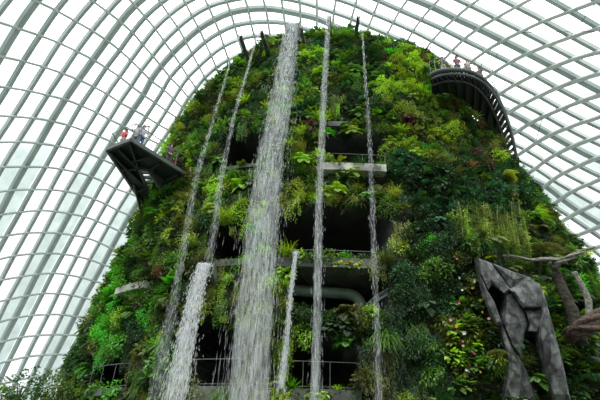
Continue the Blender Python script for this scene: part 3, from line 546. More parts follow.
def zonew(x, y):
    kw = dict(BK); cw = dict(BC)
    for cx, cy, rx, ry, st, kd, cdx in ZN:
        g_ = math.exp(-(((x-cx)/rx)**2+((y-cy)/ry)**2)*1.0)*st
        if g_ > .08:
            sc_ = sum(kd.values()); 
            for k, v in kd.items(): kw[k] = kw.get(k, 0)+g_*3*v/sc_*4
            sc_ = sum(cdx.values())
            for k, v in cdx.items(): cw[k] = cw.get(k, 0)+g_*3*v/sc_*4
    return kw, cw
def pick(wd): ks = list(wd); return random.choices(ks, [wd[k] for k in ks])[0]
def place_name(x, y):
    ro = 'near the top' if y < 95 else 'on the upper slope' if y < 165 else 'at mid height' if y < 240 else 'on the lower slope' if y < 320 else 'near the foot'
    lm = 'left of all waterfalls' if x < 165+(400-y)*.17 else 'between the thin left falls' if (x < 208+(300-y)*.18 and y < 265) else 'left of the wide fall' if x < 264+(200-y)*.15 else \
         'right of the wide fall' if x < 322 else 'left of the rightmost fall' if x < 372 else 'right of the rightmost fall' if x < 415 else \
         'below the curved walkway' if x < 470 else 'above the slate arch' if x < 530 else 'at the right edge'
    return ro, lm
# sample surface points
Pq = S[:-1, :, :]; e1 = np.roll(S, -1, 1)[:-1]-Pq; e2 = S[1:]-Pq; nr = np.cross(e1, e2); ar = np.linalg.norm(nr, axis=-1)
nn = nr/(ar[..., None]+1e-9); pxs, pys = proj(Pq); tocam = CAM-Pq; tocam /= np.linalg.norm(tocam, axis=-1)[..., None]
# smooth outward direction
facing = (nn*tocam).sum(-1); rdot = (rad[:-1, :, 0]*tocam[..., 0]+rad[:-1, :, 1]*tocam[..., 1])
ok = (rc[:-1] < .12) & (pxs > -40) & (pxs < 660) & (pys > -40) & (pys < 440) & (rdot > -.42)
ok[:, :] &= (Pq[..., 2] > 2.5)
wgt = (ar*ok).reshape(-1); wgt /= wgt.sum()
cand = rng.choice(wgt.size, 16000, p=wgt)
PT_ = Pq.reshape(-1, 3); RD_ = rad[:-1].reshape(-1, 2); PX = pxs.reshape(-1); PY = pys.reshape(-1)
chosen = []; cell = {}
ROCKPOLY = [(486, 262), (545, 285), (560, 400), (503, 400), (490, 300)]
for q in cand:
    p = PT_[q]; x, y = PX[q], PY[q]
    rmin = .56 if y < 330 else .5
    key = tuple((p//.6).astype(int)); bad = False
    for a in (-1, 0, 1):
        for b_ in (-1, 0, 1):
            for c in (-1, 0, 1):
                for r_ in cell.get((key[0]+a, key[1]+b_, key[2]+c), ()):
                    if (r_[0]-p[0])**2+(r_[1]-p[1])**2+(r_[2]-p[2])**2 < rmin*rmin: bad = True; break
    if bad: continue
    cell.setdefault(key, []).append(p); chosen.append(q)
    if len(chosen) > 2600: break
cnt = {}; made = []
def put(kind, p, out, scale, colour, label=None, cat='plant', group=None, rz=None, mesh=None, blooms=None, tilt=True):
    me, st_ = random.choice(PM[kind]); o = bpy.data.objects.new(kind, me); C.objects.link(o)
    ang = math.atan2(out[1], out[0])-math.pi/2+random.uniform(-.5, .5) if rz is None else rz
    o.location = tuple(p); o.rotation_euler = (random.uniform(-.25, .1), random.uniform(-.2, .2), ang) if tilt else (0, 0, ang); o.scale = (scale,)*3
    o.material_slots[0].link = 'OBJECT'; o.material_slots[0].material = MATS['leaf_'+colour]
    if st_:
        q_ = bpy.data.objects.new('stem', st_); C.objects.link(q_); q_.parent = o
    if blooms:
        f_ = bpy.data.objects.new('blossoms', BL[blooms[0]]); C.objects.link(f_); f_.parent = o; f_.material_slots[0].link = 'OBJECT'; f_.material_slots[0].material = MATS['petal_'+blooms[1]]
        f_['label'] = blooms[1]+' blossoms'
    tag(o, label, cat, group or label); cnt[kind] = cnt.get(kind, 0)+1; made.append(o); return o
BZ = [(400, 148, 8, 7, 'orange', .9), (455, 122, 12, 9, 'orange', .55), (385, 45, 14, 6, 'pink', .5), (432, 182, 26, 12, 'white', .2), (190, 175, 16, 26, 'pink', .25), (215, 110, 14, 16, 'pink', .2), (310, 72, 7, 9, 'pink', .5), (84, 298, 9, 9, 'pink', .5), (110, 300, 9, 9, 'red', .35)]
for q in chosen:
    x, y, p = PX[q], PY[q], PT_[q]; kw, cw = zonew(x, y)
    for k in list(kw):
        if cnt.get(k, 0) >= (165 if k == 'broadleaf_plant' else 292): kw[k] = 0
    kw['bamboo_reeds'] = 0
    if not any(kw.values()): break
    k = pick(kw); c = pick(cw); ro, lm = place_name(x, y); bl = None
    for bx, by, rx, ry, cc, pr in BZ:
        if ((x-bx)/rx)**2+((y-by)/ry)**2 < 1 and random.random() < pr and cnt.get('begonia', 0) < 298: k = 'begonia'; bl = ('many' if cc == 'orange' else 'few', cc)
    lab = '%s %s %s, %s' % (CW[c], KIND[k][1], ro, lm)
    if bl: lab = '%s %s with %s blossoms %s, %s' % (CW[c], KIND[k][1], bl[1], ro, lm)
    rd = RD_[q]; s_ = KIND[k][2]*random.uniform(.72, 1.2)
    put(k, p+np.array([rd[0], rd[1], 0])*.08, rd, s_, c, lab, 'plant', lab, blooms=bl)
# creeping leaf carpet over the whole planted face (nobody could count it)
def carpet(n, name, size, mat, lab, seed, mask=None, off=(.02, .3), drop=0):
    r_ = np.random.default_rng(seed); w2 = wgt.copy()
    if mask is not None: w2 = w2*mask; w2 /= w2.sum()
    q = r_.choice(w2.size, n, p=w2); P0 = PT_[q]+r_.normal(0, .08, (n, 3)); rd = np.concatenate([RD_[q], np.zeros((n, 1))], 1)
    P0 = P0+rd*r_.uniform(off[0], off[1], (n, 1)); P0[:, 2] -= drop*r_.random(n)
    d = r_.normal(0, 1, (n, 3))*.7+rd*.5+np.array([0, 0, -.1]); d /= np.linalg.norm(d, axis=1)[:, None]
    u = r_.normal(0, 1, (n, 3))*.5+rd*.7+np.array([0, 0, .7]); s = np.cross(d, u); s /= np.linalg.norm(s, axis=1)[:, None]+1e-9
    L = size*r_.uniform(.6, 1.4, (n, 1)); W = L*.28
    v = np.stack([P0, P0+d*L*.45+s*W, P0+d*L, P0+d*L*.45-s*W], 1).reshape(-1, 3)
    me = bpy.data.meshes.new(name); me.vertices.add(4*n); me.vertices.foreach_set('co', v.reshape(-1)); me.loops.add(4*n); me.loops.foreach_set('vertex_index', np.arange(4*n, dtype=np.int32))
    me.polygons.add(n); me.polygons.foreach_set('loop_start', np.arange(0, 4*n, 4, dtype=np.int32)); me.update(calc_edges=True); me.validate()
    me.materials.append(mat); o = bpy.data.objects.new(name, me); C.objects.link(o); tag(o, lab, 'ground cover', kind='stuff')
carpet(60000, 'creeping_foliage', .15, MATS['leaf_dark'], 'dark creeping leaves covering the mountain face between the plants', 1)
carpet(30000, 'moss_foliage', .12, MATS['leaf_mid'], 'mid green moss and tiny leaves covering the mountain face', 2)
# extra planted pieces -------------------------------------------------------------------
bamb = 'yellow green tall cane grass with upright stems right of mid height'
for k in range(44):
    x = random.uniform(458, 524); y = random.uniform(238, 268); p = atS(x, y, .35)
    put('bamboo_reeds', p, (0, -1), random.uniform(.55, .95), random.choice(['yellow', 'lime', 'olive', 'mid']), 'upright yellow green cane grass above the grey slate arch', 'plant', 'cane grass above the slate arch', tilt=False)
# hanging curtains over the recesses
hang = [(225, 268, 134, 'olive'), (330, 386, 190, 'olive'), (214, 248, 232, 'yellow'), (276, 300, 214, 'yellow'), (300, 384, 214, 'dark'), (188, 240, 322, 'yellow'), (290, 346, 340, 'mid'), (120, 142, 268, 'dark'), (96, 136, 352, 'dark')]
for x0, x1, y, c in hang:
    x = x0
    while x < x1:
        p = atS(x, y+random.uniform(-5, 0), .25); k = random.choice(['trailing_vine', 'grass_tuft'])
        o = put('hanging_'+k if False else k, p, (0, -1), random.uniform(.4, .7), random.choice([c, c, 'mid']), 'hanging greenery over a dark opening %s, %s' % place_name(x, y), 'plant') if cnt.get(k, 0) < 300 else None
        x += random.uniform(13, 24)
# plants growing on the ledges and in the opening under the duct
for (x0, x1, y, c) in ((286, 350, 396, 'lime'), (330, 362, 266, 'yellow')):
    for k in range(6):
        x = random.uniform(x0, x1); p = atS(x, y, .7); put('fern' if cnt['fern'] < 300 else 'broadleaf_plant', p, (0, -1), .5, c, '%s small plant on the ledge %s, %s' % ((CW[c],)+place_name(x, y)), 'plant')
for k in range(30):
    x = random.uniform(288, 384); y = random.uniform(315, 327) if x < 345 else random.uniform(315, 350); c = random.choice(['dark', 'mid', 'lime', 'mid', 'dark'])
    kd = 'broadleaf_plant' if k % 3 else 'bromeliad'
    put(kd, atS(x, y, .4), (0, -1), random.uniform(.5, .8), c, '%s %s in the band under the duct' % (CW[c], KIND[kd][1]), 'plant')
# flowering climbers beside the slate arch
fl = [(459, 278, 'white'), (462, 290, 'white'), (459, 303, 'orange'), (450, 320, 'pink'), (457, 327, 'orange'), (464, 333, 'white'), (463, 341, 'pink'), (463, 346, 'pink'), (474, 353, 'red'), (482, 312, 'gold'), (489, 319, 'pink'), (457, 259, 'gold'), (472, 288, 'gold'), (474, 281, 'white'), (480, 300, 'gold'), (466, 370, 'white'), (480, 372, 'gold')]
fm_ = MB()
for q in range(6):
    t = 2*math.pi*q/6; leaf(fm_, (0, 0, 0), (math.cos(t), .35, math.sin(t)), (0, 1, .2), .16, .13)
fme = bpy.data.meshes.new('petals'); fme.from_pydata([tuple(v) for v in fm_.v], [], fm_.f); fme.materials.append(MATS['petal_red'])
cm_ = MB(); cm_.tube([(0, -.35, -.2), (0, .02, 0)], .012, 5); cm_.tube([(0, 0, 0), (0, .06, .01)], [.03, .015], 6); cme = bpy.data.meshes.new('stem'); cme.from_pydata([tuple(v) for v in cm_.v], [], cm_.f); cme.materials.append(MATS['leaf_mid'])
hgt = ['topmost', 'upper', 'middle', 'lower', 'bottom']
for x, y, c in fl:
    e_ = empty('climber_flower', tuple(atS(x, y, 1.05))); e_.scale = (random.uniform(.4, .68),)*3; e_.rotation_euler = (random.uniform(-.5, .5), random.uniform(-.5, .5), math.pi+random.uniform(-.8, .8))
    for n_, m_ in (('petals', fme), ('stem', cme)):
        o = bpy.data.objects.new(n_, m_); C.objects.link(o); o.parent = e_
        if n_ == 'petals': o.material_slots[0].link = 'OBJECT'; o.material_slots[0].material = MATS['petal_'+c]
    near = min(((xx-x)**2+(yy-y)**2, cc) for xx, yy, cc in fl if (xx, yy) != (x, y))[1]
    tag(e_, '%s flower %s in the climbers beside the slate arch, next to a %s one' % (c, ['high up', 'halfway', 'low down'][0 if y < 300 else 1 if y < 342 else 2], near), 'flower', 'flowers in the climbers left of the slate arch')
for k in range(34):
    x = random.uniform(450, 492); y = random.uniform(262, 396); p = atS(x, y, .45)
    lab = 'glossy broad-leaved climber among the flowers left of the slate arch'
    put('broadleaf_plant', p, (0, -1), random.uniform(.6, .95), random.choice(['mid', 'dark', 'olive', 'lime']), lab, 'plant', lab)
# ---------------------------------------------------------------- slate arch (faceted slabs)
arch = tag(empty('slate_arch', tuple(at(525, 400, 20.5))), 'grey angular slate rock sculpture with two dark openings', 'rock sculpture')
SL = [[(478, 258), (492, 263), (511, 290), (506, 295), (492, 285), (488, 291), (480, 274)], [(492, 263), (509, 270), (529, 277), (518, 287), (511, 290)],
      [(529, 277), (540, 285), (546, 300), (543, 309), (524, 308), (512, 291), (518, 287)], [(506, 295), (512, 291), (524, 308), (529, 325), (525, 335), (522, 361), (513, 349), (503, 324), (505, 313)],
      [(524, 308), (543, 309), (541, 320), (538, 333), (528, 332), (530, 325)], [(543, 309), (546, 300), (553, 326), (563, 363), (571, 402), (554, 402), (548, 370), (540, 336), (541, 320)],
      [(502, 324), (513, 349), (523, 362), (530, 378), (536, 402), (503, 402), (509, 361), (503, 339)], [(480, 274), (488, 291), (495, 303), (502, 324), (498, 326), (488, 305)]]
for k, pl in enumerate(SL):
    Y0 = 20.6+.25*math.sin(k*2.3); b = MB(); nrm = rdir()
    cx, cy = sum(p[0] for p in pl)/len(pl), sum(p[1] for p in pl)/len(pl)
    f0 = [at(x, y, Y0+((x-cx)*nrm.x+(y-cy)*nrm.z)*.012) for x, y in pl]; ins = [at(cx+(x-cx)*.86, cy+(y-cy)*.86, Y0-.22+((x-cx)*nrm.x+(y-cy)*nrm.z)*.012) for x, y in pl]
    bk = [p+np.array([.12, .75, .42]) for p in f0]; n = len(pl); ce = at(cx+nrm.x*3, cy+nrm.z*3, Y0-.32)
    b.add(ins+f0+bk+[ce], [(i, (i+1) % n, 3*n) for i in range(n)]+[(n+i, n+(i+1) % n, (i+1) % n, i) for i in range(n)]+[(2*n+i, 2*n+(i+1) % n, n+(i+1) % n, n+i) for i in range(n)]+[tuple(2*n+i for i in range(n-1, -1, -1))])
    b.build('slab', stone, arch)
# driftwood and roots on the right
def gnarl(pts, r0, r1, mat, name, lab, cat, n=10, twist=0):
    b = MB(); P_ = refine([np.array(p) for p in pts], 6); L_ = len(P_); 
    rs = [(r0+(r1-r0)*i/(L_-1))*(1+.06*math.sin(i*1.7)+.16*random.random()) for i in range(L_)]
    b.tube(P_, rs, n)
    if twist:
        for t in range(twist):
            b.tube([p+np.array([math.cos(t*2.1+i*.25)*rs[i]*.8, math.sin(t*2.1+i*.25)*rs[i]*.8-.05, math.sin(t*1.3+i*.25)*rs[i]*.8]) for i, p in enumerate(P_)], [r_*.42 for r_ in rs], 7)
    return tag(b.build(name, mat, None, True), lab, cat)
Yd = 21.0
gnarl([at(503, 256, Yd+.3), at(515, 257, Yd), at(530, 260, Yd), at(546, 259, Yd), at(562, 260, Yd+.5)], .05, .11, drift, 'driftwood_log', 'pale horizontal driftwood log lying above the slate arch', 'log', twist=2)
gnarl([at(552, 266, Yd+.4), at(566, 259, Yd), at(580, 252, Yd-.2), at(594, 247, Yd-.4)], .16, .06, drift, 'driftwood_branch', 'pale ragged branch rising to the right towards the glass', 'branch', twist=3)
gnarl([at(553, 262, Yd+.6), at(559, 280, Yd+.7), at(566, 298, Yd+.7), at(574, 318, Yd+.7), at(580, 345, Yd+.8)], .16, .36, bark, 'dark_trunk', 'thick dark mossy trunk leaning behind the slate arch', 'trunk')
gnarl([at(574, 272, Yd), at(582, 286, Yd), at(588, 300, Yd), at(590, 322, Yd)], .12, .17, drift, 'grey_trunk', 'bare grey upright trunk right of the slate arch', 'trunk')
gnarl([at(566, 340, Yd+.6), at(576, 331, Yd), at(590, 325, Yd-.1), at(612, 318, Yd)], .2, .38, roots_m, 'root_mass', 'brown twisted roots at the right edge', 'roots', twist=6)
# palms and shrubs on the right edge
pm_ = palm_mb(); pme = bpy.data.meshes.new('fronds'); pme.from_pydata([tuple(v) for v in pm_.v], [], pm_.f); pme.materials.append(MATS['leaf_olive'])
for k, (x, y, s_, c, lab) in enumerate(((540, 250, 1.1, 'olive', 'olive tree fern with arching fronds above the driftwood log'), (575, 262, .9, 'dark', 'dark tree fern between branch and grey trunk'), (560, 352, .8, 'mid', 'green tree fern right of the slate arch foot'), (500, 345, .42, 'olive', 'small spiky fern in front of the slate arch'), (590, 380, 1.2, 'dark', 'dark tree fern in the lower right corner'))):
    p = atS(x, y, 1.0) if x != 500 else at(497, 352, 19.9)
    e_ = empty('tree_fern', tuple(p)); e_.scale = (s_,)*3
    o = bpy.data.objects.new('fronds', pme); C.objects.link(o); o.parent = e_; o.material_slots[0].link = 'OBJECT'; o.material_slots[0].material = MATS['leaf_'+c]
    b = MB(); b.tube([(0, 1.0/s_, -1.2), (0, .3, -.4), (0, 0, .02)], [.1, .08, .06], 7); o = b.build('stem', bark); o.parent = e_
    tag(e_, lab, 'tree fern')
for k in range(60):
    x = random.uniform(552, 600); y = random.uniform(255, 398); p = atS(x, y, random.uniform(.3, 1.5))
    lab = 'dark leafy undergrowth fern around the trunks at the right edge'
    put('fern', p, (0, -1), random.uniform(.8, 1.2), random.choice(['dark', 'mid', 'dark', 'olive']), lab, 'plant', lab) if cnt['fern'] < 300 else put('broadleaf_plant', p, (0, -1), random.uniform(.7, 1.1), random.choice(['dark', 'mid']), 'dark broad-leaved undergrowth around the trunks at the right edge', 'plant')
# small trees at the lower left in front of the glass
for k, (x, y, Y_, r_, c, lab) in enumerate(((22, 388, 24, 1.05, 'dark', 'low dark green tree in the lower left corner'), (48, 389, 25, .95, 'mid', 'low tree with reddish tips second from the lower left corner'), (80, 366, 26, 1.0, 'dark', 'taller dark green tree against the left foot of the mountain'), (91, 326, 27, .65, 'mid', 'small tree high at the left edge of the mountain below the reddish plants'), (2, 398, 24, .8, 'mid', 'mid green treetop cut by the lower left corner of the picture'), (66, 394, 24, .85, 'mid', 'bushy mid green tree between the low trees and the mountain foot'))):
    p = at(x, y, Y_); e_ = empty('small_tree', (p[0], p[1], 0)); b = MB()
    for q in range(420):
        d = rdir(); rr = r_*(.5+.55*random.random())*(1+.25*math.sin(4*d.x+k)); leaf(b, (d.x*rr*1.15, d.y*rr, p[2]+d.z*rr*.75), d+rdir()*.7, Vector((0, 0, 1))+rdir()*.5, .2*random.uniform(.6, 1.3), .11, .2)
    o = b.build('crown', MATS['leaf_'+c]); o.parent = e_
    b = MB(); b.tube([(0, 0, 0), (.05, 0, p[2]*.5), (0, 0, p[2])], [.12, .09, .04], 7)
    for q in range(6): d = rdir(); b.tube([(0, 0, p[2]-r_*.6), (d.x*r_*.7, d.y*r_*.7, p[2]+d.z*r_*.4)], [.04, .015], 4)
    o = b.build('trunk', bark); o.parent = e_; tag(e_, lab, 'tree')
# ---------------------------------------------------------------- waterfalls
def interp_path(path, ya, yb, n):
    P_ = np.array(path, float); yy = np.linspace(P_[0, 1], P_[-1, 1], n); t = (yy-yy[0])/(yy[-1]-yy[0])
    xx = np.interp(yy, P_[:, 1], P_[:, 0]); hw = np.interp(yy, P_[:, 1], P_[:, 2])
    Yd_ = ya+(yb-ya)*t**.6
    c = np.array([at(x, y, Y) for x, y, Y in zip(xx, yy, Yd_)]); W_ = hw*(np.linalg.norm(c-CAM, axis=1))/F*1.0
    return c, W_
def waterfall(path, ya, yb, nd, lab, thick=.35, drad=(.006, .014), dl=(.2, .8), sheet_m='water_sheet', drops='water_drops', name='waterfall'):
    c, W_ = interp_path(path, ya, yb, 60); W_ = W_*(.75 if nd < 2500 and 'short' not in lab else 1.); b = MB(); b.cur = 0; n = 16
    bi = len(b.v)
    for i in range(60):
        for k in range(n):
            a = 2*math.pi*k/n; b.v.append((c[i][0]+W_[i]*.92*math.cos(a), c[i][1]+max(.05, W_[i]*thick)*math.sin(a), c[i][2]))
    for i in range(59):
        for k in range(n): b.f.append((bi+i*n+k, bi+i*n+(k+1) % n, bi+(i+1)*n+(k+1) % n, bi+(i+1)*n+k)); b.mi.append(0)
    b.cur = 1
    for q in range(nd):
        t = random.random()**1.7; f_ = t*59; i = min(58, int(f_)); fr = f_-i; cc = c[i]*(1-fr)+c[i+1]*fr; ww = W_[i]*(1-fr)+W_[i+1]*fr
        a = random.gauss(0, .5+.15*t); L0 = 0; p = Vector(cc)+Vector((ww*a, ww*thick*random.gauss(0, .7), 0))
        d = Vector(c[i+1]-c[i]).normalized()+Vector((a*.02, 0, 0)); L_ = random.uniform(*dl)*(.6+.45*t); r_ = random.uniform(*drad)*(1-.35*t)
        m = p+d*L_*.65; s1 = Vector((r_, 0, 0)); s2 = Vector((0, r_, 0)); e_ = p+d*L_
        b.add([p, m+s1, m+s2, m-s1, m-s2, e_], [(0, 1, 2), (0, 2, 3), (0, 3, 4), (0, 4, 1), (5, 2, 1), (5, 3, 2), (5, 4, 3), (5, 1, 4)])
    o = b.build(name, [MATS[sheet_m], MATS[drops]]); tag(o, lab, 'waterfall')
waterfall([(292, 22, 8), (287, 60, 9.5), (281, 100, 12), (276, 130, 13), (271, 150, 14), (263, 220, 17), (259, 266, 18), (253, 330, 19), (248, 402, 20)], 21.4, 19.2, 5800, 'wide white central waterfall dropping from the mountain top', .35, (.005, .014))
waterfall([(239, 36, 1), (232, 56, 1.3), (222, 90, 2), (209, 133, 3), (200, 165, 4), (192, 200, 4.5), (183, 250, 5), (174, 300, 6), (163, 350, 9), (155, 402, 11)], 21.6, 19.6, 1000, 'leftmost thin misty waterfall falling beside the platform', .8, (.005, .012), (.1, .5), sheet_m='water_sheet_thin', drops='water_drops_faint')
waterfall([(261, 31, .8), (256, 40, 1), (246, 75, 2), (233, 120, 3), (227, 150, 3.5), (219, 190, 4.2), (214, 230, 5), (209, 258, 5.5)], 21.5, 20.4, 1100, 'second thin waterfall from the left, ending on the lower spout', .8, (.005, .012), (.1, .5), sheet_m='water_sheet_thin', drops='water_drops_faint')
waterfall([(329, 14, 3.2), (327, 40, 3.8), (324, 90, 4.4), (322, 140, 5), (319, 200, 5.5), (318, 260, 6), (317, 320, 6), (315, 402, 7)], 21.4, 19.4, 1500, 'narrow white waterfall right of the wide one', .8, (.006, .014), (.12, .6))
waterfall([(359, 17, .8), (362, 30, 1.3), (364, 60, 2), (367, 100, 2.6), (370, 150, 3.4), (372, 200, 4), (374, 260, 4), (377, 320, 4.5), (379, 402, 6)], 21.5, 19.6, 1000, 'rightmost thin misty waterfall right of the narrow one', .8, (.006, .013), (.1, .5), sheet_m='water_sheet_thin', drops='water_drops_faint')
waterfall([(205, 263, 6.5), (198, 285, 7.5), (190, 320, 9), (182, 360, 10), (174, 402, 11)], 20.7, 19.3, 2800, 'short broad cascade falling from the lower left spout', .3, (.010, .024), (.08, .35), sheet_m='water_sheet_dense', drops='water_drops_dense')
waterfall([(296, 251, 2.1), (293, 275, 2.4), (289, 310, 2.5), (286, 345, 3), (281, 388, 4)], 20.9, 19.6, 900, 'short narrow cascade falling from the middle ledge spout', .4, (.012, .024), (.08, .3), sheet_m='water_sheet_dense', drops='water_drops_dense')
# spout channels jutting from the top
def spout(tip, root, wd_, lab, Yt=21.6, Yr=25.4, mat=mid_steel, ht=.2):
    a = at(tip[0], tip[1], Yt); z = a[2]; r_ = at(root[0], root[1], Yr); r_[2] = z
    wd = wd_*.6 if wd_ < .6 else wd_; b = MB(); d = Vector(r_-a).normalized(); s = Vector((d.y, -d.x, 0)); 
    A = [Vector(a)-s*wd/2, Vector(a)+s*wd/2, Vector(r_)+s*wd/2, Vector(r_)-s*wd/2]
    b.prism([tuple(p-Vector((0, 0, ht*.7))) for p in A], (0, 0, .05))
    for k in ((0, 3), (1, 2)):
        p0, p1 = A[k[0]], A[k[1]]; b.beam([p0, p1], (0, 0, 1), .05, -ht*.7, ht*.3)
    tag(b.build('water_spout', mat), lab, 'water spout')
spout((240, 35), (257, 56), .34, 'dark steel spout channel above the leftmost waterfall', ht=.18); spout((261, 30), (276, 59), .30, 'dark steel spout channel above the second waterfall', ht=.18)
spout((292, 22), (296, 45), 1.0, 'broad steel spout feeding the wide central waterfall', mat=mid_steel); spout((301, 27), (309, 48), .3, 'steel spout channel just right of the wide waterfall top', mat=mid_steel)
spout((329, 15), (331, 36), .42, 'pale steel spout feeding the narrow central waterfall', mat=rail_m, ht=.2); spout((359, 15), (351, 42), .34, 'dark steel spout channel above the rightmost waterfall', ht=.25)
def boxspout(x, y, Yt, wd, dp, ht, lab):
    a = at(x, y, Yt); b = MB(); b.prism([(a[0]-wd/2, a[1], a[2]-ht), (a[0]+wd/2, a[1], a[2]-ht), (a[0]+wd/2, a[1]+dp, a[2]-ht), (a[0]-wd/2, a[1]+dp, a[2]-ht)], (0, 0, .06))
    for s_ in (-1, 1): b.beam([(a[0]+s_*wd/2, a[1], a[2]), (a[0]+s_*wd/2, a[1]+dp, a[2])], (0, 0, 1), .06, -ht, .06)
    tag(b.build('water_spout', rail_m), lab, 'water spout')
boxspout(206, 264, 20.8, .75, 2.2, .5, 'grey box spout on the lower left ledge'); boxspout(296, 252, 20.95, .3, 2., .35, 'narrow spout on the middle ledge')

for x, y, s_, c, lab in ((343, 40, 1.15, 'dark', 'dark bush standing proud on the summit right of the narrow fall'), (352, 42, .9, 'mid', 'mid green bush on the summit beside the rightmost spout'), (426, 76, 1.2, 'dark', 'dark bush at the left end of the curved walkway'), (436, 84, .9, 'mid', 'green bush tucked under the left end of the curved walkway'), (412, 54, 1.1, 'olive', 'olive bush on the right side of the summit'), (543, 200, 1.3, 'blue', 'bluish green bush sticking out over the right edge'), (553, 228, 1.1, 'dark', 'dark bush sticking out at the right edge below the bluish one'), (120, 266, 1.1, 'dark', 'dark bush jutting from the left edge above the reddish plants')):
    put('cushion_shrub' if c == 'blue' else 'fern' if c == 'olive' else 'cushion_shrub', atS(x, y, .3), (0, -1), s_, c, lab, 'bush')
# ---------------------------------------------------------------- left viewing platform
ZP = 18.4
def P2(x, y, z=None): return atz(x, y, ZP if z is None else z)
pf = tag(empty('viewing_platform', tuple(P2(150, 180))), 'dark steel viewing platform jutting out left of the mountain with people on it', 'viewing platform')
O_ = [P2(*q) for q in ((107, 150), (131, 140.5), (194, 180), (188, 206), (150, 214))]; H_ = [P2(*q) for q in ((139, 167), (150, 169), (170, 185), (164, 199), (147, 187))]
b = MB()
for k in range(5): b.prism([O_[k], O_[(k+1) % 5], H_[(k+1) % 5], H_[k]], (0, 0, .12))
b.build('deck', dark_steel, pf)
b = MB()
for k in range(5): 
    b.beam([O_[k], O_[(k+1) % 5]], (0, 0, 1), .16, -.08, .16)
    b.beam([H_[k], H_[(k+1) % 5]], (0, 0, 1), .12, -.2, .05)
b.build('edge_beam', mid_steel, pf)
b = MB()
for a, c in (((112, 152), (148, 187)), ((131, 143), (139, 167)), ((120, 148), (139, 167)), ((150, 169), (160, 162)), ((165, 181), (178, 173)), ((131, 160), (150, 155)), ((122, 168), (139, 167)), ((137, 190), (147, 187))): b.beam([P2(*a), P2(*c)], (0, 0, 1), .1, -.22, .02)
for t in (.25, .5, .75):
    A = H_[0]*(1-t)+H_[4]*t; B = H_[1]*(1-t)+H_[2]*t; b.beam([A, B], (0, 0, 1), .1, -.1, .1)
for t in (.33, .66):
    A = H_[1]*(1-t)+H_[2]*t; B = H_[4]*(1-t)+H_[3]*t; b.beam([A, B], (0, 0, 1), .2, -.05, .1)
b.build('floor_beam', dark_steel, pf)
for (x0, y0, x1, y1, r_) in ((134, 184, 142, 214, .1), (150, 170, 173, 203, .2)):
    a = P2(x0, y0); e_ = at(x1, y1, a[1]+3.0); b = MB(); b.tube([a, e_], r_, 10); b.build('strut', mid_steel, pf)
def rail(parent, pts, h=1.1, wires=3, step=1.5, rm=rail_m, top=.035):
    b = MB(); b.tube([np.array(p)+(0, 0, h) for p in pts], top, 6)
    for w_ in range(1, wires+1): b.tube([np.array(p)+(0, 0, h*w_/(wires+1)) for p in pts], .007, 4)
    for k in range(len(pts)-1):
        p, q = np.array(pts[k]), np.array(pts[k+1]); n = max(1, round(np.linalg.norm(q-p)/step))
        for t in range(n+(k == len(pts)-2)): r_ = p+(q-p)*t/n; b.tube([r_, r_+(0, 0, h)], .02, 5)
    return b.build('railing', rm, parent)
up = np.array([0, 0, .12]); rail(pf, [O_[4]+up, O_[0]+up, O_[1]+up, O_[2]+up], 1.15)
# ---------------------------------------------------------------- right curved walkway
ZW = 25.5
wk = tag(empty('curved_walkway', tuple(P2(485, 100, ZW))), 'dark curved aerial walkway sweeping round the right shoulder of the mountain', 'walkway')
out = [P2(x, y, ZW) for x, y in ((431, 74.5), (436, 72), (443, 70.3), (453, 69.5), (465, 70.5), (476, 74), (486, 81.5), (495, 93), (503, 109), (509.5, 127), (514.5, 147), (518, 167), (519, 182))]
inn = [P2(x, y, ZW) for x, y in ((432, 82), (438, 80), (446, 78), (456, 78), (466, 79.5), (475, 84), (483, 92), (490, 103), (497, 119), (503, 136), (508, 153), (513, 171), (515, 186))]
dk = [P2(x, y, ZW) for x, y in ((432, 96), (441, 93), (450, 94), (459, 97), (467, 104), (474, 112), (480, 122), (486, 134), (492, 146), (498, 158), (504, 170), (510, 184), (513, 196))]
out, inn, dk = refine(out, 3), refine(inn, 3), refine(dk, 3)
b = MB(); b.tube(out, .13, 8); b.tube([p+(0, 0, -.42) for p in out], .09, 6); b.tube(inn, .11, 8); b.tube([p+(0, 0, -.3) for p in inn], .07, 6)
b.build('rim_tube', mid_steel, wk)
b = MB()
for k in range(0, len(out), 1):
    b.beam([out[k]+(0, 0, -.0), inn[k]], (0, 0, 1), .22 if k % 2 else .12, -.18, .06)
    if k+1 < len(out) and k % 2 == 0: b.tube([out[k]+(0, 0, -.4), inn[k+1]+(0, 0, -.28)], .05, 5)
b.build('outrigger', dark_steel, wk)
b = MB()
for k in range(len(inn)-1): b.prism([inn[k], inn[k+1], dk[k+1], dk[k]], (0, 0, .12))
b.build('deck', dark_steel, wk)
b = MB()
for k in range(0, len(inn), 3): b.beam([inn[k], dk[k]], (0, 0, 1), .08, -.16, 0)
b.build('floor_beam', dark_steel, wk)
b = MB()
for k in range(len(out)-1): b.prism([out[k], out[k+1], out[k+1]*.8+inn[k+1]*.2, out[k]*.8+inn[k]*.2], (0, 0, .06))
b.build('grating', mid_steel, wk)
rail(wk, [p+(0, 0, .1) for p in out[::3]], 1.1, 3, 2.2, top=.02)
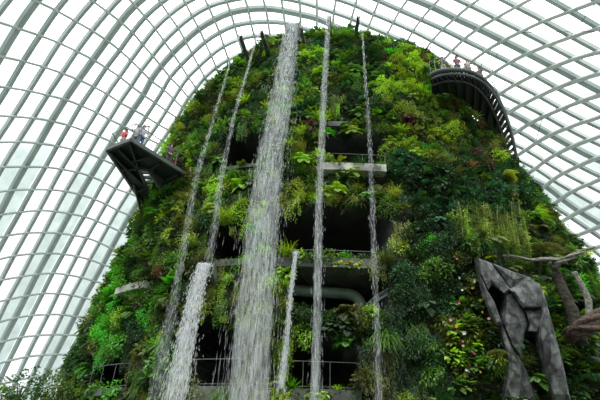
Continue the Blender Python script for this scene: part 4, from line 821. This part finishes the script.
# ---------------------------------------------------------------- people
def mat_c(n_, c): return simple('cloth_'+n_, c, .85, 0, .12, 12.)
skin_m = simple('skin', (.52, .33, .24), .6, 0, .08, 8.)
def skinned(name, verts, edges, rad_, mat, parent, root=0, sub=1):
    me = bpy.data.meshes.new(name); me.from_pydata(verts, edges, []); me.materials.append(mat)
    o = bpy.data.objects.new(name, me); C.objects.link(o); o.parent = parent
    m = o.modifiers.new('skin', 'SKIN'); m.use_smooth_shade = True
    if not me.skin_vertices: me.attributes.new  # layer is created with the modifier
    sv = me.skin_vertices[0].data if len(me.skin_vertices) else None
    if sv is None:
        bpy.context.view_layer.objects.active = o; bpy.ops.mesh.customdata_skin_add(); sv = me.skin_vertices[0].data
    for i, r_ in enumerate(rad_): sv[i].radius = r_ if isinstance(r_, tuple) else (r_, r_)
    sv[root].use_root = True
    s_ = o.modifiers.new('sub', 'SUBSURF'); s_.levels = sub; s_.render_levels = sub
    return o
def person(loc, facing_deg, shirt, trousers, hair, lab, pose='rail', h=1.7, short=False, cap=None, arms_up=0):
    e_ = empty('person', tuple(loc)); e_.rotation_euler = (0, 0, R(facing_deg)); e_.scale = (h/1.7,)*3      # faces -y locally
    J = {'pel': (0, 0, .92), 'wai': (0, 0, 1.08), 'che': (0, -.01, 1.30), 'nek': (0, -.01, 1.45), 'nk2': (0, -.02, 1.52)}
    V = []; E_ = []; Rr = []
    def v(p, r_, par=None):
        V.append(p); Rr.append(r_)
        if par is not None: E_.append((par, len(V)-1))
        return len(V)-1
    pel = v((0, 0, .92), (.15, .11)); wai = v((0, 0, 1.08), (.14, .10), pel); che = v((0, -.01, 1.3), (.155, .105), wai); nk = v((0, 0, 1.45), (.055, .06), che); n2 = v((0, -.015, 1.52), (.05, .055), nk)
    hd = v((0, -.03, 1.60), (.075, .09), n2); ht_ = v((0, -.02, 1.68), (.068, .085), hd); 
    nose = v((0, -.125, 1.60), (.014, .014), hd)
    A = {}
    for s in (-1, 1):
        hip = v((s*.09, 0, .84), (.085, .09), pel); kn = v((s*.11, -.02, .48), (.055, .06), hip); an = v((s*.12, .01, .09), (.038, .04), kn); ft = v((s*.13, -.13, .035), (.04, .03), an)
        sh = v((s*.19, 0, 1.40), (.055, .06), che)
        if pose == 'rail': el_ = v((s*.27, -.05, 1.17), .042, sh); wr = v((s*.20, -.30, 1.12), .028, el_); hdv = (0, -1, -.1)
        elif pose == 'camera': el_ = v((s*.28, -.14, 1.18), .042, sh); wr = v((s*.09, -.30, 1.42), .028, el_); hdv = (-s*.3, -.5, .8)
        else: el_ = v((s*.26, .02, 1.14), .042, sh); wr = v((s*.25, -.06, .90), .028, el_); hdv = (0, -.2, -1)
        hv = Vector(hdv).normalized(); pm = v(tuple(Vector(V[wr])+hv*.06), (.034, .02), wr); sd = hv.cross(Vector((0, 0, 1)))
        if sd.length < .3: sd = Vector((0, 1, 0))
        sd.normalize()
        for q, ln in enumerate((.07, .08, .075, .06)):
            b0 = Vector(V[pm])+hv*.02+sd*(q-1.5)*.02; k1 = v(tuple(b0+hv*ln*.5), .009, pm); k2 = v(tuple(b0+hv*ln+Vector((0, -.01, -.02))), .008, k1)
        t1 = v(tuple(Vector(V[wr])+hv*.03+sd*.05), .01, wr); v(tuple(Vector(V[t1])+hv*.035+sd*.008), .009, t1)
        A[s] = (V[sh], V[el_], V[wr])
    skinned('body', V, E_, Rr, skin_m, e_)
    # shirt
    V = []; E_ = []; Rr = []; pel = v((0, 0, .90), (.175, .135)); wai = v((0, 0, 1.08), (.165, .125), pel); che = v((0, -.01, 1.3), (.185, .13), wai); nk = v((0, 0, 1.42), (.085, .08), che)
    for s in (-1, 1):
        a0, a1, a2 = (Vector(q) for q in A[s]); sh = v(tuple(a0), .075, che); el_ = v(tuple(a0.lerp(a1, .95 if not short else .6)), .06, sh)
        if not short: v(tuple(a1.lerp(a2, .85)), .042, el_)
    skinned('shirt', V, E_, Rr, mat_c(lab[:18]+'_shirt', shirt), e_)
    V = []; E_ = []; Rr = []; pel = v((0, 0, .93), (.165, .125))
    for s in (-1, 1): hip = v((s*.09, 0, .82), (.105, .11), pel); kn = v((s*.11, -.02, .48), (.075, .08), hip); v((s*.12, .01, .12), .06, kn)
    skinned('trousers', V, E_, Rr, mat_c(lab[:18]+'_trousers', trousers), e_)
    b = MB()                                                   # hair or cap: shell over the crown
    for i in range(6):
        el_ = i/5*math.pi*.55
        for k in range(12): a = 2*math.pi*k/12; b.v.append((.105*math.sin(el_)*math.cos(a), .005+.12*math.sin(el_)*math.sin(a)+(.03*math.sin(a) if i > 3 else 0), 1.66+.115*math.cos(el_)-(.05 if math.sin(a) > .2 and i > 3 else 0)))
    for i in range(5):
        for k in range(12): b.f.append((i*12+k, i*12+(k+1) % 12, (i+1)*12+(k+1) % 12, (i+1)*12+k)); b.mi.append(0)
    if cap: b.add([(-.07, -.1, 1.67), (.07, -.1, 1.67), (.05, -.2, 1.655), (-.05, -.2, 1.655)], [(0, 1, 2, 3)])
    o = b.build('cap' if cap else 'hair', simple('hair_'+lab[:14], hair, .8, 0, .1, 20), None, True); o.parent = e_
    fb = MB()
    for s in (-1, 1): fb.tube([(s*.03, -.112, 1.625), (s*.03, -.122, 1.625)], .009, 6)
    fb.tube([(-.025, -.118, 1.555), (.025, -.118, 1.555)], .006, 5)
    for s in (-1, 1): fb.tube([(s*.083, -.02, 1.585), (s*.098, -.01, 1.635)], [.012, .018], 6)
    o = fb.build('face_detail', simple('face_'+lab[:14], (.16, .07, .05), .7), None); o.parent = e_
    if pose == 'camera':
        cb = MB(); cb.prism([(-.06, -.40, 1.47), (.06, -.40, 1.47), (.06, -.35, 1.47), (-.06, -.35, 1.47)], (0, 0, .08)); cb.tube([(0, -.40, 1.51), (0, -.45, 1.51)], .03, 8)
        c_ = cb.build('camera_body', MATS['dark_green_steel']); c_.parent = e_; 
    return tag(e_, lab, 'person')
def on(x, y, ztop, z): p = atz(x, y, z); return p
# stand points: pixel of the mid body on the deck plane, a step in from the edge
def stand(x, y, zdeck, back=.35):
    p = atz(x, y, zdeck); return p+np.array([0, back, 0])
person(stand(118.5, 147, ZP+.12, .3), -20, (.62, .05, .07), (.42, .42, .40), (.04, .03, .03), 'person in a red shirt and grey trousers at the tip of the platform', 'rail', 1.6, True)
person(stand(137, 145.6, ZP+.12, .3), 60, (.45, .52, .68), (.10, .14, .24), (.05, .035, .03), 'person in a pale blue checked shirt and dark jeans taking a photo', 'camera', 1.75, True)
person(stand(131, 143.5, ZP+.12, .5), 0, (.30, .33, .34), (.13, .14, .14), (.06, .05, .04), 'person in grey clothes standing behind the one in pale blue', 'rail', 1.75)
person(stand(166, 162, ZP+.12, .35), 30, (.10, .07, .11), (.06, .06, .07), (.03, .025, .02), 'person in dark purple clothes at the railing near the mountain', 'rail', 1.65)
Z2 = ZW+.1
person(stand(446, 71.5, Z2, .3), 10, (.07, .09, .10), (.40, .40, .36), (.03, .03, .03), 'person in a dark top and pale shorts, leftmost on the walkway', 'rail', 1.7, True)
person(stand(461, 71.5, Z2, .3), 0, (.20, .08, .10), (.16, .17, .18), (.02, .02, .02), 'person in a maroon top and dark cap on the walkway', 'down', 1.75, True, cap=True)
person(stand(472, 73.5, Z2, .3), -20, (.42, .37, .33), (.30, .27, .25), (.10, .08, .06), 'person in beige patterned clothes on the walkway', 'rail', 1.6, True)
person(stand(484, 81, Z2, .3), -40, (.12, .12, .12), (.10, .10, .11), (.03, .03, .03), 'person in dark grey, rightmost on the walkway', 'rail', 1.6)
